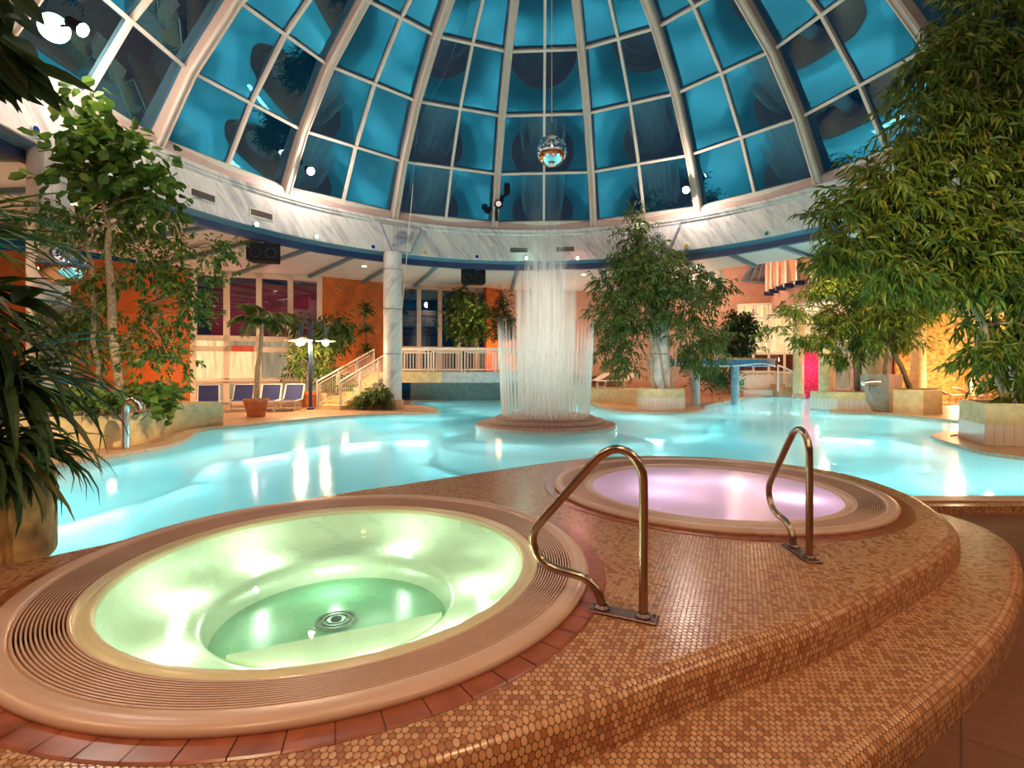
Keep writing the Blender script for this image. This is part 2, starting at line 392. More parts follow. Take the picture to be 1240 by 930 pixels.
# ------------------------------------------------------------------ foliage helpers
class Leaves:
    def __init__(s): s.v, s.f, s.n = [], [], 0
    def frames(s, d, up=None):
        d = d / (np.linalg.norm(d, axis=1, keepdims=True) + 1e-9)
        u = np.tile([0, 0, 1.], (len(d), 1)) + rng.normal(0, .35, d.shape) if up is None else up
        sd = np.cross(d, u); sd /= (np.linalg.norm(sd, axis=1, keepdims=True) + 1e-9)
        return d, sd, np.cross(sd, d)
    def put(s, p, d, L, W, shape='lance', up=None):
        p = np.asarray(p, float); d = np.asarray(d, float); N = len(p)
        if N == 0: return
        d, sd, u = s.frames(d, up); L = np.broadcast_to(L, (N,))[:, None]; W = np.broadcast_to(W, (N,))[:, None]
        if shape == 'lance':
            pts = [(0, 0, 0), (.38, -.5, .12), (1, 0, -.12), (.38, .5, .12)]; fs = [(0, 1, 2), (0, 2, 3)]
        elif shape == 'oval':
            pts = [(0, 0, 0), (.25, -.42, .06), (.68, -.48, .03), (1, 0, -.12), (.68, .48, .03), (.25, .42, .06)]; fs = [(0, 1, 2, 3), (0, 3, 4, 5)]
        elif shape == 'blade':
            ts = [0, .06, .16, .30, .46, .62, .77, .90, 1]; ws = [.03, .10, .32, .46, .50, .45, .33, .16, 0]; pts, fs = [], []
            for tt, ww in zip(ts, ws): pts += [(tt, -ww, .10 * ww - .16 * tt * tt), (tt, 0, -.05 * ww - .16 * tt * tt), (tt, ww, .10 * ww - .16 * tt * tt)]
            for q in range(len(ts) - 1): fs += [(3 * q, 3 * q + 1, 3 * q + 4, 3 * q + 3), (3 * q + 1, 3 * q + 2, 3 * q + 5, 3 * q + 4)]
        elif shape == 'heart':
            pts = [(.08, 0, 0), (-.05, -.28, .05), (.2, -.55, .06), (.62, -.40, 0), (1, 0, -.15), (.62, .40, 0), (.2, .55, .06), (-.05, .28, .05)]; fs = [(0, 1, 2, 3, 4), (0, 4, 5, 6, 7)]
        k = len(pts)
        V = np.stack([p + d * L * a + sd * W * b + u * L * c for a, b, c in pts], 1).reshape(-1, 3)
        s.v.append(V); base = s.n + np.arange(N) * k
        for f in fs: s.f.append([tuple(int(b) + j for j in f) for b in base])
        s.n += N * k
    def strap(s, p, az, el, L, W, droop, seg=6):
        """one arching strap leaf"""
        p = np.array(p, float); h = np.array([math.cos(az), math.sin(az), 0]); sd = np.array([-h[1], h[0], 0]); rows = []
        pos = p.copy(); e = el
        for i in range(seg + 1):
            t = i / seg; w = W * (.55 + .9 * t * (1 - t) * 2) * (1 - t ** 3) + .003
            nn = -h * math.sin(e) + np.array([0, 0, 1]) * math.cos(e)
            rows += [pos - sd * w / 2 + nn * w * .18, pos - nn * w * .05, pos + sd * w / 2 + nn * w * .18]
            pos = pos + (h * math.cos(e) + np.array([0, 0, 1]) * math.sin(e)) * L / seg; e -= droop / seg
        s.v.append(np.array(rows)); b = s.n; fs = []
        for i in range(seg):
            for j in (0, 1): fs.append((b + i * 3 + j, b + i * 3 + j + 1, b + i * 3 + j + 4, b + i * 3 + j + 3))
        s.f.append(fs); s.n += len(rows)
    def build(s, name, mat, parent):
        me = bpy.data.meshes.new(name); V = np.concatenate(s.v) - np.array(parent.location)
        me.from_pydata(V.tolist(), [], [f for l in s.f for f in l]); me.materials.append(mat)
        o = bpy.data.objects.new(name, me); COL.objects.link(o); o.parent = parent; return o
def blobs(ells, n):
    """n points spread in a list of (centre, radii) ellipsoids, denser at the shell"""
    w = np.array([e[1][0] * e[1][1] + e[1][0] * e[1][2] for e in ells]); w /= w.sum(); out, od = [], []
    for e, k in zip(ells, rng.multinomial(n, w)):
        d = rng.normal(size=(k, 3)); d /= np.linalg.norm(d, axis=1, keepdims=True)
        r = rng.uniform(.25, 1, (k, 1)) ** .6; out.append(np.array(e[0]) + d * r * np.array(e[1])); od.append(d)
    return np.concatenate(out), np.concatenate(od)
def sprays(lv, tips, dirs, per, spread, nleaf, L, W, shape, droop=.5):
    """twigs hung around each branch tip, leaves set along each twig"""
    N = len(tips) * per
    c = np.repeat(tips, per, 0); dd = np.repeat(dirs, per, 0)
    c = c + rng.normal(0, 1, (N, 3)) * np.array(spread)
    tw = dd * .8 + rng.normal(0, .45, (N, 3)); tw[:, 2] -= droop * .5; tw /= np.linalg.norm(tw, axis=1, keepdims=True)
    for k in range(nleaf):
        t = k / max(1, nleaf - 1); p = c + tw * (L * 1.7 * (t - .4))
        sd = np.cross(tw, rng.normal(0, 1, (N, 3))); sd /= (np.linalg.norm(sd, axis=1, keepdims=True) + 1e-9)
        d = tw * .6 + sd * (.75 if t < .95 else .15); d[:, 2] -= droop
        s = rng.uniform(.7, 1.15, N); lv.put(p, d, L * s, W * s, shape)
def wood(mb, base, top, r0, r1, wob=.06, n=7, seg=8):
    base, top = Vector(base), Vector(top); path = []
    for i in range(n + 1):
        t = i / n; w = math.sin(t * PI) * wob
        path.append(base.lerp(top, t) + Vector((random.uniform(-w, w), random.uniform(-w, w), 0)))
    mb.tube(path, [r0 + (r1 - r0) * i / n for i in range(n + 1)], seg); return path
def branches(mat, parent, path, tips, r0, k):
    for i in rng.choice(len(tips), min(k, len(tips)), False):
        tp = Vector(tips[i]); best = min(path[len(path) // 3:], key=lambda q: (q - tp).length + max(0, q.z - tp.z + .3))
        mid = best.lerp(tp, .5) + Vector((0, 0, .12)); MB().tube([best, mid, tp], [r0, r0 * .6, r0 * .25], 5, False).build('branch', mat, parent, world=True)
exec_parts = []
# ================================================================== PLATFORM AND WHIRLPOOLS
T1, T2 = (-.99, 2.865), (1.79, 4.67); TOP, TREAD = .34, .17
plat = ccw(catmull([(-3.9, 1.7), (-3.75, 2.25), (-2.95, 2.72), (-2.69, 2.99), (-2.34, 3.46), (-2.03, 3.94), (-1.576, 4.46), (-.956, 4.94), (-.18, 5.57), (.55, 6.12),
    (1.2, 6.42), (1.89, 6.5), (2.6, 6.33), (3.18, 5.9), (3.48, 5.4), (3.53, 4.87), (3.42, 4.25), (3.05, 3.5), (2.6, 3.05), (1.94, 2.58), (1.338, 2.19),
    (.96, 2.0), (.615, 1.826), (.2, 1.6), (-.4, 1.33), (-1.2, 1.1), (-2.2, .98), (-3.2, 1.05)], 6))
tread_front = catmull([(3.36, 5.3), (3.62, 4.85), (3.78, 4.4), (3.79, 4.11), (3.66, 3.775), (3.444, 3.466), (3.0, 3.0), (2.5, 2.56), (2.157, 2.3),
    (1.84, 2.08), (1.396, 1.80), (1.073, 1.60), (.6, 1.28), (0, .92), (-1, .55), (-2.2, .4), (-3.4, .5)], 6, False)
pin = offset(plat, -.07)
i0 = min(range(len(pin)), key=lambda i: math.dist(pin[i], (3.46, 5.2))); i1 = min(range(len(pin)), key=lambda i: math.dist(pin[i], (-3.2, 1.1)))
inner = []; i = i1
while i != i0: inner.append(pin[i]); i = (i + 1) % len(pin)
tread = ccw(tread_front + inner)
TERRA = 1.495
def slab(outline, z0, z1, holes, rad, name):
    mb = MB(); n = len(outline); L = [0]
    for i in range(n): L.append(L[-1] + math.dist(outline[i], outline[(i + 1) % n]))
    rings, V = [], []
    prof = [(-rad * (1 - math.sin(a)), z1 - rad * (1 - math.cos(a))) for a in np.linspace(0, PI / 2, 6)] + [(0, (z0 + z1) / 2), (0, z0)]
    vv = 0; last = None
    for d, z in prof:
        if last: vv += math.hypot(d - last[0], z - last[1])
        last = (d, z); V.append(-vv); rings.append([(x, y, z) for x, y in offset(outline, d)])
    mb.loft(rings, True, uvs=lambda i, j: (L[j], V[i]))
    mb.poly(offset(outline, -rad), z1, holes)
    return struct(mb.build(name, M['mosaic'], angle=50))
slab(plat, -1.0, TOP, [circle(T1, TERRA - .01), circle(T2, TERRA - .01)], .065, 'trim_1')
tag(bpy.data.objects['trim_1'], 'raised platform of small oval mosaic tiles around both whirlpools', 'platform')
slab(tread, 0.0, TREAD, [], .06, 'trim_2'); tag(bpy.data.objects['trim_2'], 'lower mosaic step along the platform front', 'step')

def whirlpool(c, label, interior, floor, waterm, lightcol, pink):
    t = thing('whirlpool', label, 'whirlpool', (c[0], c[1], 0))
    R = 1.40
    ring = MB(); nt = 66
    for k in range(nt):
        a0, a1 = 2 * PI * k / nt + .0018, 2 * PI * (k + 1) / nt - .0018; seg = 4
        pr = [(1.34, TOP + .006), (TERRA - .012, TOP + .006), (TERRA, TOP - .004), (TERRA, TOP - .05)]
        ring.lathe(pr, seg, (0, 0, 0), a0, a1)
    tr = ring.build('tile_surround', M['terra'], t)
    MB().lathe([(1.33, TOP + .001), (TERRA - .004, TOP + .001), (TERRA - .002, TOP - .055)], 96).build('grout_bed', M['grout'], tr)
    rim = MB().lathe([(R - .02, TOP - .01), (R, TOP + .005), (R + .004, TOP + .022), (R - .006, TOP + .034), (R - .025, TOP + .042), (R - .05, TOP + .042), (R - .075, TOP + .038), (1.312, TOP + .032), (1.305, TOP + .018)], 128)
    rim.build('rim', M['spa'], t, angle=60)
    gp = [(1.305, TOP + .018)]; n = 12; r = 1.302; st = (1.302 - 1.135) / n
    for k in range(n):
        zt = TOP + .030 - .014 * k / n
        gp += [(r - .001, zt), (r - st * .54, zt), (r - st * .55, zt - .07), (r - st * .99, zt - .07)]; r -= st
    gp += [(r, TOP + .014), (1.125, TOP + .012)]
    MB().lathe(gp, 128).build('overflow_grate', M['spa'], t, angle=25)
    lip = [(1.125, TOP + .012), (1.115, TOP + .004), (1.105, TOP - .012), (1.092, TOP - .012), (1.082, TOP + .004), (1.066, TOP + .010), (1.050, TOP + .004), (1.042, TOP - .02)]
    MB().lathe(lip, 128).build('basin_lip', simple('lip_acrylic', (.62, .55, .34) if not pink else (.66, .44, .34), .3, var=.02), t, angle=60)
    bs = [(1.042, TOP - .02), (1.02, TOP - .10), (.97, TOP - .165), (.90, TOP - .19), (.70, TOP - .205), (.655, TOP - .22), (.63, TOP - .26), (.615, TOP - .34)]
    MB().lathe(bs, 96).build('basin', interior, t, angle=60)
    MB().lathe([(.616, TOP - .34), (.3, TOP - .345), (.001, TOP - .35)], 64).build('basin_floor', floor, t)
    ca = math.atan2(-.913, .409); hw = math.acos(.40 / .64)
    seg = [(.64 * math.cos(ca - hw + 2 * hw * k / 24), .64 * math.sin(ca - hw + 2 * hw * k / 24)) for k in range(25)]
    MB().prism(seg, TOP - .36, TOP - .21).build('entry_step', interior, t, smooth=False)
    dr = MB(); dr.lathe([(.115, 0), (.11, .012), (.095, .012), (.093, .002), (.08, .002), (.078, .012), (.065, .012), (.063, .002), (.05, .002), (.048, .012), (.03, .010), (.001, .010)], 32, (0, .02, TOP - .345))
    d = dr.build('drain_cover', bpy.data.materials.get('drain_steel') or simple('drain_steel', (.10, .17, .12), .35, .3), t, angle=25)
    MB().lathe([(.03, .0), (.03, .016), (.001, .016)], 16, (0, .02, TOP - .345)).build('drain_hole', M['black'], d)
    w = MB().lathe([(1.05, TOP - .008), (.8, TOP - .006), (.4, TOP - .006), (.0005, TOP - .006)], 96).build('water', waterm, t)
    for az, rr, zz, pw in ([(2.5, .80, .10, 6), (3.2, .80, .10, 5), (4.0, .78, .10, 4.5), (4.7, .76, .10, 4.5), (1.3, .80, .10, 5), (.2, .80, .10, 5), (1.9, .40, .2, 4), (5.25, .78, .1, 5), (5.8, .8, .1, 4)] if not pink else [(5.75, .70, .14, 9), (2.2, .45, .28, 9), (3.4, .5, .28, 9), (4.6, .5, .28, 9), (.7, .45, .28, 8)]):
        l = bpy.data.lights.new('spa_light', 'POINT'); l.energy = pw; l.color = lightcol; l.shadow_soft_size = .03
        o = bpy.data.objects.new('spa_light', l); COL.objects.link(o); o.parent = t; l.energy *= .62
        o.location = (rr * math.cos(az), rr * math.sin(az), TOP - zz)
    return t
whirlpool(T1, 'near whirlpool with clear pale green water and a floor drain', M['acryl'], M['acrylfloor'], M['spawater'], (.88, 1, .84), False)
whirlpool(T2, 'far whirlpool glowing with milky pink water', M['acrylpink'], M['acrylpink'], M['pinkwater'], (1, .84, .97), True)

# ------------------------------------------------------------------ grab rails
def grab_rail(A, B, label):
    A, B = Vector((*A, TOP)), Vector((*B, TOP)); d = (B - A).normalized(); rz = math.atan2(d.y, d.x)
    t = thing('grab_rail', label, 'handrail', A, rz, 'grab rails by the whirlpools')
    pts = [(0, 0), (0, .30), (0, .58), (.012, .645), (.05, .70), (.11, .722), (.17, .70), (.22, .655), (.36, .49), (.47, .36), (.508, .30), (.51, .245), (.475, .185), (.41, .152), (.32, .142), (.265, .133), (.22, .105), (.190, .06), (.180, 0)]
    MB().tube([(x, 0, z) for x, z in catmull(pts, 5, False)], .0195, 16).build('tube', M['bronze'], t, angle=60)
    pl = MB().box((.09, 0, .006), (.30, .085, .012), 0, .004).build('base_plate', M['darkmetal'], t)
    for x in (0, .18): MB().lathe([(.034, .012), (.034, .02), (.022, .030)], 20, (x, 0, 0)).build('flange', M['darkmetal'], pl)
    for x, y in ((-.042, .028), (-.042, -.028), (.222, .028), (.222, -.028)): MB().lathe([(.008, .012), (.008, .018), (.0005, .020)], 10, (x, y, 0)).build('bolt', M['steel'], pl)
grab_rail((.562, 2.19), (.402, 2.266), 'bent bronze grab rail reaching over the near green whirlpool')
grab_rail((1.674, 2.882), (1.683, 3.043), 'bent bronze grab rail at the edge of the far pink whirlpool')

# ================================================================== POOL AND FLOOR
pool_px = [(75, 563), (110, 557), (160, 548), (200, 541), (225, 532), (245, 521), (290, 516), (340, 511), (400, 505), (470, 501.5), (510, 501), (532, 499)]
pool = [P(*p) for p in pool_px] + [(-2.75, 18.6), (-3.4, 20.3), (-4.3, 21.6), (-4.5, 24.8), (-1.5, 25.6), (1.5, 25.4), (2.9, 24.6)]
pool += [P(*p) for p in [(711, 487), (724, 492), (738, 496), (760, 499), (784, 500), (826, 500), (850, 497)]] + [(7.5, 20.0), (8.6, 22.0)]
pool += [P(*p) for p in [(897, 483), (905, 480.5)]] + [(15.4, 29.0), (16.2, 26.4), (15.0, 23.6), (12.4, 19.8)] + [P(*p) for p in [(1010, 499), (1075, 501.5), (1140, 508), (1185, 514)]]
pool += [(11.4, 12.3), (10.2, 11.8), (9.2, 11.2), (8.75, 10.5), (8.4, 9.6), (8.1, 8.7), (8.5, 8.0), (9.5, 7.6), (10.6, 7.0), (10.6, 5.6), (9.4, 5.36), (7.4, 5.36), (5.4, 5.36), (4.4, 5.37), (3.3, 5.42)]
pool = catmull(pool, 5, False)
pool += [(3.05, 5.75), (2.6, 6.2), (1.89, 6.38), (1.2, 6.3), (.6, 6.0), (-.12, 5.45), (-.9, 4.82), (-1.5, 4.34), (-1.95, 3.84), (-2.26, 3.38), (-2.6, 2.94), (-2.9, 2.75), (-3.4, 2.6), (-4.6, 3.0), (-6.0, 4.2), (-6.8, 5.6), (-6.85, 6.8)]
pool = ccw(pool)
WZ, BOT = -.03, -.85
fo = [(-26, -9), (26, -9), (30, 40), (-26, 40)]
struct(MB().poly(fo, 0.0, [pool, circle(T1, 1.15, 48), circle(T2, 1.15, 48)]).build('floor', M['deck'], smooth=False))
basin = MB().poly(pool, BOT); bw = MB()
n = len(pool); basin.build('pool_floor', M['pooltile'], smooth=False); struct(bpy.data.objects['pool_floor'])
L = [0]
for i in range(n): L.append(L[-1] + math.dist(pool[i], pool[(i + 1) % n]))
bw.loft([[(x, y, BOT) for x, y in pool], [(x, y, 0) for x, y in pool]], True, uvs=lambda i, j: (L[j], i * .85))
struct(bw.build('pool_wall', M['poolwall'], smooth=False))
struct(MB().poly(pool, WZ).build('pool_water', M['water'], smooth=False), 'wide cyan pool lit from below winding through the hall', 'water')
# coping along the shores (not beneath the platform)
open_part = [p for p in pool]
cop = MB(); run = []
def undery(p): return p[1] < 6.6 and p[0] < 3.5
for seg in (lambda: None,): pass
o1, o2 = offset(pool, -.02), offset(pool, .30)
for i in range(n):
    j = (i + 1) % n
    if undery(pool[i]) or undery(pool[j]): continue
    a, b, c, d = o1[i], o1[j], o2[j], o2[i]
    if math.dist(a, b) > 3: continue
    cop.add([(*a, -.12), (*b, -.12), (*b, .03), (*a, .03), (*c, .03), (*d, .03), (*c, -.02), (*d, -.02)], [(0, 3, 2, 1), (3, 5, 4, 2), (5, 7, 6, 4)])
struct(cop.build('trim_3', M['coping'], smooth=False))
# square terracotta paving in front (near right)
struct(MB().prism([(2.0, -1), (12, -1), (12, 5.02), (3.3, 5.02), (3.0, 4.2), (1.2, 2.6), (0, 1.0)], -.02, .006).build('floor_paving', M['floor'], smooth=False))
cm = MB().loft([[(3.45, 5.04, z), (9.6, 5.04, z), (9.6, 5.38, z), (3.45, 5.38, z)] for z in (0, .075)], True, False, True, uvs=lambda i, j: ([0, 6.1, 6.45, 12.6, 12.9][j], i * .075))
struct(cm.build('trim_4', M['mosaic'], smooth=False))
struct(MB().box((6.5, 5.30, .082), (6.2, .20, .02), 0, .008).build('trim_5', M['coping']))

# underwater lamps
def plight(loc, e, col, r=.15, name='lamp_or_fill_light', typ='POINT', rot=None, **kw):
    l = bpy.data.lights.new(name, typ); l.energy = e; l.color = col
    if typ in ('POINT', 'SPOT'): l.shadow_soft_size = r
    for k, v in kw.items(): setattr(l, k, v)
    o = bpy.data.objects.new(name, l); COL.objects.link(o); o.location = loc
    if rot is not None: o.rotation_euler = rot
    return o
def aim(loc, to): return (Vector(to) - Vector(loc)).to_track_quat('-Z', 'Y').to_euler()
acc = 0.0
for i in range(n):
    a, b = np.array(pool[i]), np.array(pool[(i + 1) % n]); seg = np.linalg.norm(b - a); acc += seg
    if acc > 1.45 and seg > 1e-3:
        acc = 0; m = (a + b) / 2; tv = (b - a) / seg; inn = Vector((-tv[1], tv[0], 0))
        if m[1] > 23 and m[0] < 3: continue
        loc = Vector((m[0], m[1], -.66)) + inn * .03
        l = bpy.data.lights.new('pool_lamp_light', 'AREA'); l.shape = 'RECTANGLE'; l.size = 1.45; l.size_y = .22; l.energy = 54; l.spread = math.radians(105); l.color = (.80, 1.0, .97)
        o = bpy.data.objects.new('pool_lamp_light', l); COL.objects.link(o); o.location = loc; o.rotation_euler = (inn + Vector((0, 0, -.06))).to_track_quat('-Z', 'Y').to_euler()
for k in range(10):
    a = 2 * PI * k / 10; d = Vector((math.cos(a), math.sin(a), 0)); l = bpy.data.lights.new('pool_lamp_light', 'AREA'); l.shape = 'RECTANGLE'; l.size = 1.6; l.size_y = .2; l.energy = 50; l.spread = math.radians(105); l.color = (.80, 1.0, .97)
    o = bpy.data.objects.new('pool_lamp_light', l); COL.objects.link(o); o.location = Vector(((660.5 - 620) / 620 * 13.3, 13.3, -.6)) + d * 2.78; o.rotation_euler = (d + Vector((0, 0, -.05))).to_track_quat('-Z', 'Y').to_euler()
for px, py in ((1085, 557), (1180, 562), (1015, 564), (960, 556)):
    x, y = P(px, py, BOT)
    g = tag(MB().lathe([(.17, .004), (.17, .014), (.14, .022), (.0005, .022)], 24, (0, 0, 0)).build('pool_drain', M['darkmetal']), 'dark round drain on the pool floor beyond the pink whirlpool', 'drain', 'round drains on the pool floor')
    g.location = (x, y, BOT)

# ================================================================== FOUNTAIN
FX, FY = P(660.5, 513, -.03)[0], 13.3
FX = (660.5 - 620) / 620 * FY
ft = thing('fountain', 'round stepped fountain with a ring of tall water jets in mid pool', 'fountain', (FX, FY, 0))
tiers = MB()
prof = [(1.80, -.30), (1.80, .06), (1.77, .085), (1.50, .10), (1.50, .16), (1.47, .185), (1.26, .20), (1.26, .25), (1.23, .27), (.6, .30), (.001, .31)]
tiers.lathe(prof, 96, uvs=True).build('stepped_base', tile_mat('fountain_tile', (.56, .29, .20), (.50, .25, .17), (.24, .10, .07), .16, 0, .35, mortar=.06, use_uv=True), ft, angle=30)
MB().lathe([(1.815, -.30), (1.815, .035), (1.80, .05)], 96, uvs=True).build('waterline_tiles', M['tilewhite'], ft, angle=30)
MB().lathe([(2.75, -.85), (2.75, -.42), (2.70, -.40), (1.80, -.40)], 96).build('underwater_step', M['poolwall'], ft, angle=30)
def jetmat(name, alpha, zlo, zhi):
    t = NT(name); sp = t.n('ShaderNodeSeparateXYZ'); t.set(sp.inputs[0], t.obj())
    h = t.n('ShaderNodeMapRange', interpolation_type='SMOOTHSTEP'); t.set(h.inputs[0], sp.outputs[2]); h.inputs[1].default_value = zhi; h.inputs[2].default_value = zlo
    n = t.noise(t.vmath('MULTIPLY', t.obj(), (9, 9, .8)), 1.0, 2); lw = t.n('ShaderNodeLayerWeight'); lw.inputs[0].default_value = .5
    a = t.math('MULTIPLY', t.math('MULTIPLY', h.outputs[0], t.math('SUBTRACT', 1.0, lw.outputs[1], clamp=True)), t.math('MULTIPLY_ADD', n, alpha, alpha * .5), clamp=True)
    tr = t.n('ShaderNodeBsdfTransparent'); df = t.n('ShaderNodeBsdfDiffuse'); tl = t.n('ShaderNodeBsdfTranslucent')
    t.set(df.inputs[0], (.95, .92, .88)); t.set(tl.inputs[0], (.95, .92, .88))
    return t.done(t.mixs(a, tr.outputs[0], t.mixs(.5, df.outputs[0], tl.outputs[0])))
jm = jetmat('jet_water', .60, .2, 3.3); jm2 = jetmat('tall_jet_water', .20, .8, 4.6)
for k in range(54):
    a = 2 * PI * k / 54; r = 1.12; x, y = r * math.cos(a), r * math.sin(a); h = random.uniform(2.55, 2.95)
    path = [(x, y, .26)] + [(x * (1 + .10 * t), y * (1 + .10 * t), .26 + (h - .26) * t) for t in (.3, .6, .8, .92, 1)]
    MB().tube(path, [.020, .030, .038, .036, .022, .004], 8, False).build('jet', jm, ft)
for k in range(34):
    a = 2 * PI * (k + .5) / 34; r = .76 + random.uniform(-.05, .05); x, y = r * math.cos(a), r * math.sin(a); h = random.uniform(4.3, 5.2)
    path = [(x * .9, y * .9, .28)] + [(x * (.9 + .1 * t), y * (.9 + .1 * t), .28 + (h - .28) * t) for t in (.25, .5, .75, .9, 1)]
    MB().tube(path, [.03, .05, .065, .075, .07, .02], 8, False).build('jet', jm2, ft)
vl = MB(); vl.lathe([(.80, .28), (.82, 2.0), (.82, 3.6), (.76, 5.2)], 64); vl.build('water_veil', spray_mat('veil_spray', .40, 1.0, 4.5, 7), ft)
vl = MB(); vl.lathe([(1.12, .27), (1.17, 1.4), (1.21, 2.8)], 64); vl.build('water_veil', spray_mat('ring_spray', .30, .3, 2.75, 12), ft)
vl = MB(); vl.lathe([(.52, .28), (.58, 2.0), (.56, 4.2), (.34, 6.2)], 48); vl.build('water_veil', spray_mat('core_spray', 1.3, 1.8, 6.0, 5), ft)
# ================================================================== DOME
DX, DY, A0, NS = .728, 10.556, .055, 16
RL = [10.04, 9.01, 7.645, 5.97, 4.15, 2.2]; ZL = [7.39, 9.0, 10.56, 11.81, 12.72, 13.28]
def ring(a, r, z): return Vector((DX + r * math.sin(a), DY + r * math.cos(a), z))
HALF = PI / NS; CS = math.cos(HALF)
for k in range(NS):
    am = A0 + 2 * PI * k / NS; al, ar = am - HALF, am + HALF
    w = struct(thing('window_%d' % (k + 1), None, None))
    fr = MB()
    for i in range(len(RL)):
        a, b = ring(al, RL[i] / CS, ZL[i]), ring(ar, RL[i] / CS, ZL[i])
        up = (ring(am, RL[min(i + 1, 5)], ZL[min(i + 1, 5)]) - ring(am, RL[max(i - 1, 0)], ZL[max(i - 1, 0)])).normalized()
        inn = Vector((-math.sin(am), -math.cos(am), 0)); nrm = (inn - up * inn.dot(up)).normalized()
        fr.beam(a + nrm * .05, b + nrm * .05, .14, .085 if i else .16, up)
        if i < 5 and i < 4:
            p, q = ring(am, RL[i], ZL[i]), ring(am, RL[i + 1], ZL[i + 1])
            fr.beam(p + nrm * .045, q + nrm * .045, .085, .12, nrm)
    fr.build('glazing_bars', M['bar'], w, smooth=False)
    g = MB()
    for i in range(5):
        for (s0, s1) in ((al, am), (am, ar)):
            def rp(a, i): return ring(a, RL[i] / CS, ZL[i]) if a != am else ring(am, RL[i], ZL[i])
            g.add([rp(s0, i), rp(s1, i), rp(s1, i + 1), rp(s0, i + 1)], [(3, 2, 1, 0)])
    g.build('pane', M['domeglass'], w, smooth=False)
rp_prof = [(-.125, -.10), (-.125, .26), (-.085, .31), (-.05, .31), (-.045, .27), (.045, .27), (.05, .31), (.085, .31), (.125, .26), (.125, -.10)]
for k in range(NS):
    a = A0 + HALF + 2 * PI * k / NS; tv = Vector((math.cos(a), -math.sin(a), 0)); out = Vector((math.sin(a), math.cos(a), 0)); rings = []
    for i in range(6):
        c = ring(a, RL[i] / CS, ZL[i] - (.12 if i == 0 else 0)); i0, i1 = max(i - 1, 0), min(i + 1, 5)
        tg = (ring(a, RL[i1], ZL[i1]) - ring(a, RL[i0], ZL[i0])).normalized(); inn = -(out - tg * out.dot(tg)).normalized()
        rings.append([c + tv * u + inn * v for u, v in rp_prof])
    struct(MB().loft(rings, True, True, True).build('trim_%d' % (k + 10), M['rib'], smooth=False))
mb = MB().lathe([(2.5, 13.10), (2.5, 13.35), (2.2, 13.45), (.001, 13.6)], 32, (DX, DY, 0)); mb.lathe([(2.5, 13.10), (.6, 13.12), (.001, 13.12)], 32, (DX, DY, 0))
struct(mb.build('ceiling', M['rib']))
# drum: curb, moulding, marble band, underside, blue beam
RB = 10.0
def drum(name, prof, mat, uv=False, ang=30):
    mb = MB(); rm = RB; Ls = [0]
    for p, q in zip(prof, prof[1:]): Ls.append(Ls[-1] + math.dist(p, q))
    N = 192
    mb.loft([[tuple(ring(2 * PI * j / N, r, z)) for j in range(N)] for r, z in prof], True, uvs=(lambda i, j: (rm * 2 * PI * j / N, -Ls[i])) if uv else None)
    return struct(mb.build(name, mat, angle=ang))
drum('trim_30', [(10.45, 7.36), (10.02, 7.36), (9.98, 7.32), (9.98, 7.12), (10.02, 7.10)], M['curb'])
drum('trim_31', [(10.02, 7.10), (9.90, 7.08), (9.88, 7.03), (9.90, 6.97), (9.95, 6.95), (9.93, 6.90), (9.97, 6.86), (10.0, 6.84)], M['marble'], True)
drum('trim_32', [(10.0, 6.85), (10.0, 5.86), (10.02, 5.84)], M['marble'], True)
drum('trim_33', [(10.02, 5.84), (10.10, 5.82), (10.34, 5.76)], M['lblue'])  # bluish pool glow on the underside is put into its colour
drum('trim_34', [(10.34, 5.76), (10.34, 5.56), (10.46, 5.54), (10.50, 5.66)], M['blue'])
drum('trim_35', [(10.48, 5.66), (10.48, 7.36)], M['white'])
# gallery soffit with radial grey-blue beams
def az_of(px, r=RB):
    """azimuth of the far point of the ring of radius r seen in column px"""
    m = (px - HX) / F; best = None
    for a in np.linspace(-1.9, 1.9, 7601):
        p = ring(a, r, 0)
        if p.y > .5 and abs(p.x / p.y - m) < 8e-4:
            if best is None or math.hypot(p.x, p.y) > best[0]: best = (math.hypot(p.x, p.y), a)
    return best[1] if best else 0
sof = MB(); N = 180
def rout(a):
    d = (a + PI) % (2 * PI) - PI
    return 13.3 if .62 < d < 2.2 else 17.5
rows = [[], []]
for j in range(N + 1):
    a = 2 * PI * j / N; rows[0].append(tuple(ring(a, 10.46, 5.66))); rows[1].append(tuple(ring(a, rout(a), 5.66)))
sof.loft(rows, False); rows2 = [[(x, y, z + .25) for x, y, z in rows[0]], [(x, y, z + .25) for x, y, z in rows[1]]]
sof.loft(rows2[::-1], False); sof.loft([rows[1], rows2[1]], False)
struct(sof.build('ceiling_gallery', M['soffit'], smooth=False))
for k in range(40):
    a = A0 + 2 * PI * (k + .35) / 40; r1 = rout(a) - .05; mb = MB()
    p, q = ring(a, 10.45, 5.60), ring(a, r1, 5.60)
    mb.beam(p, q, .13, .12); struct(mb.build('beam_gallery', M['lblue'], smooth=False))

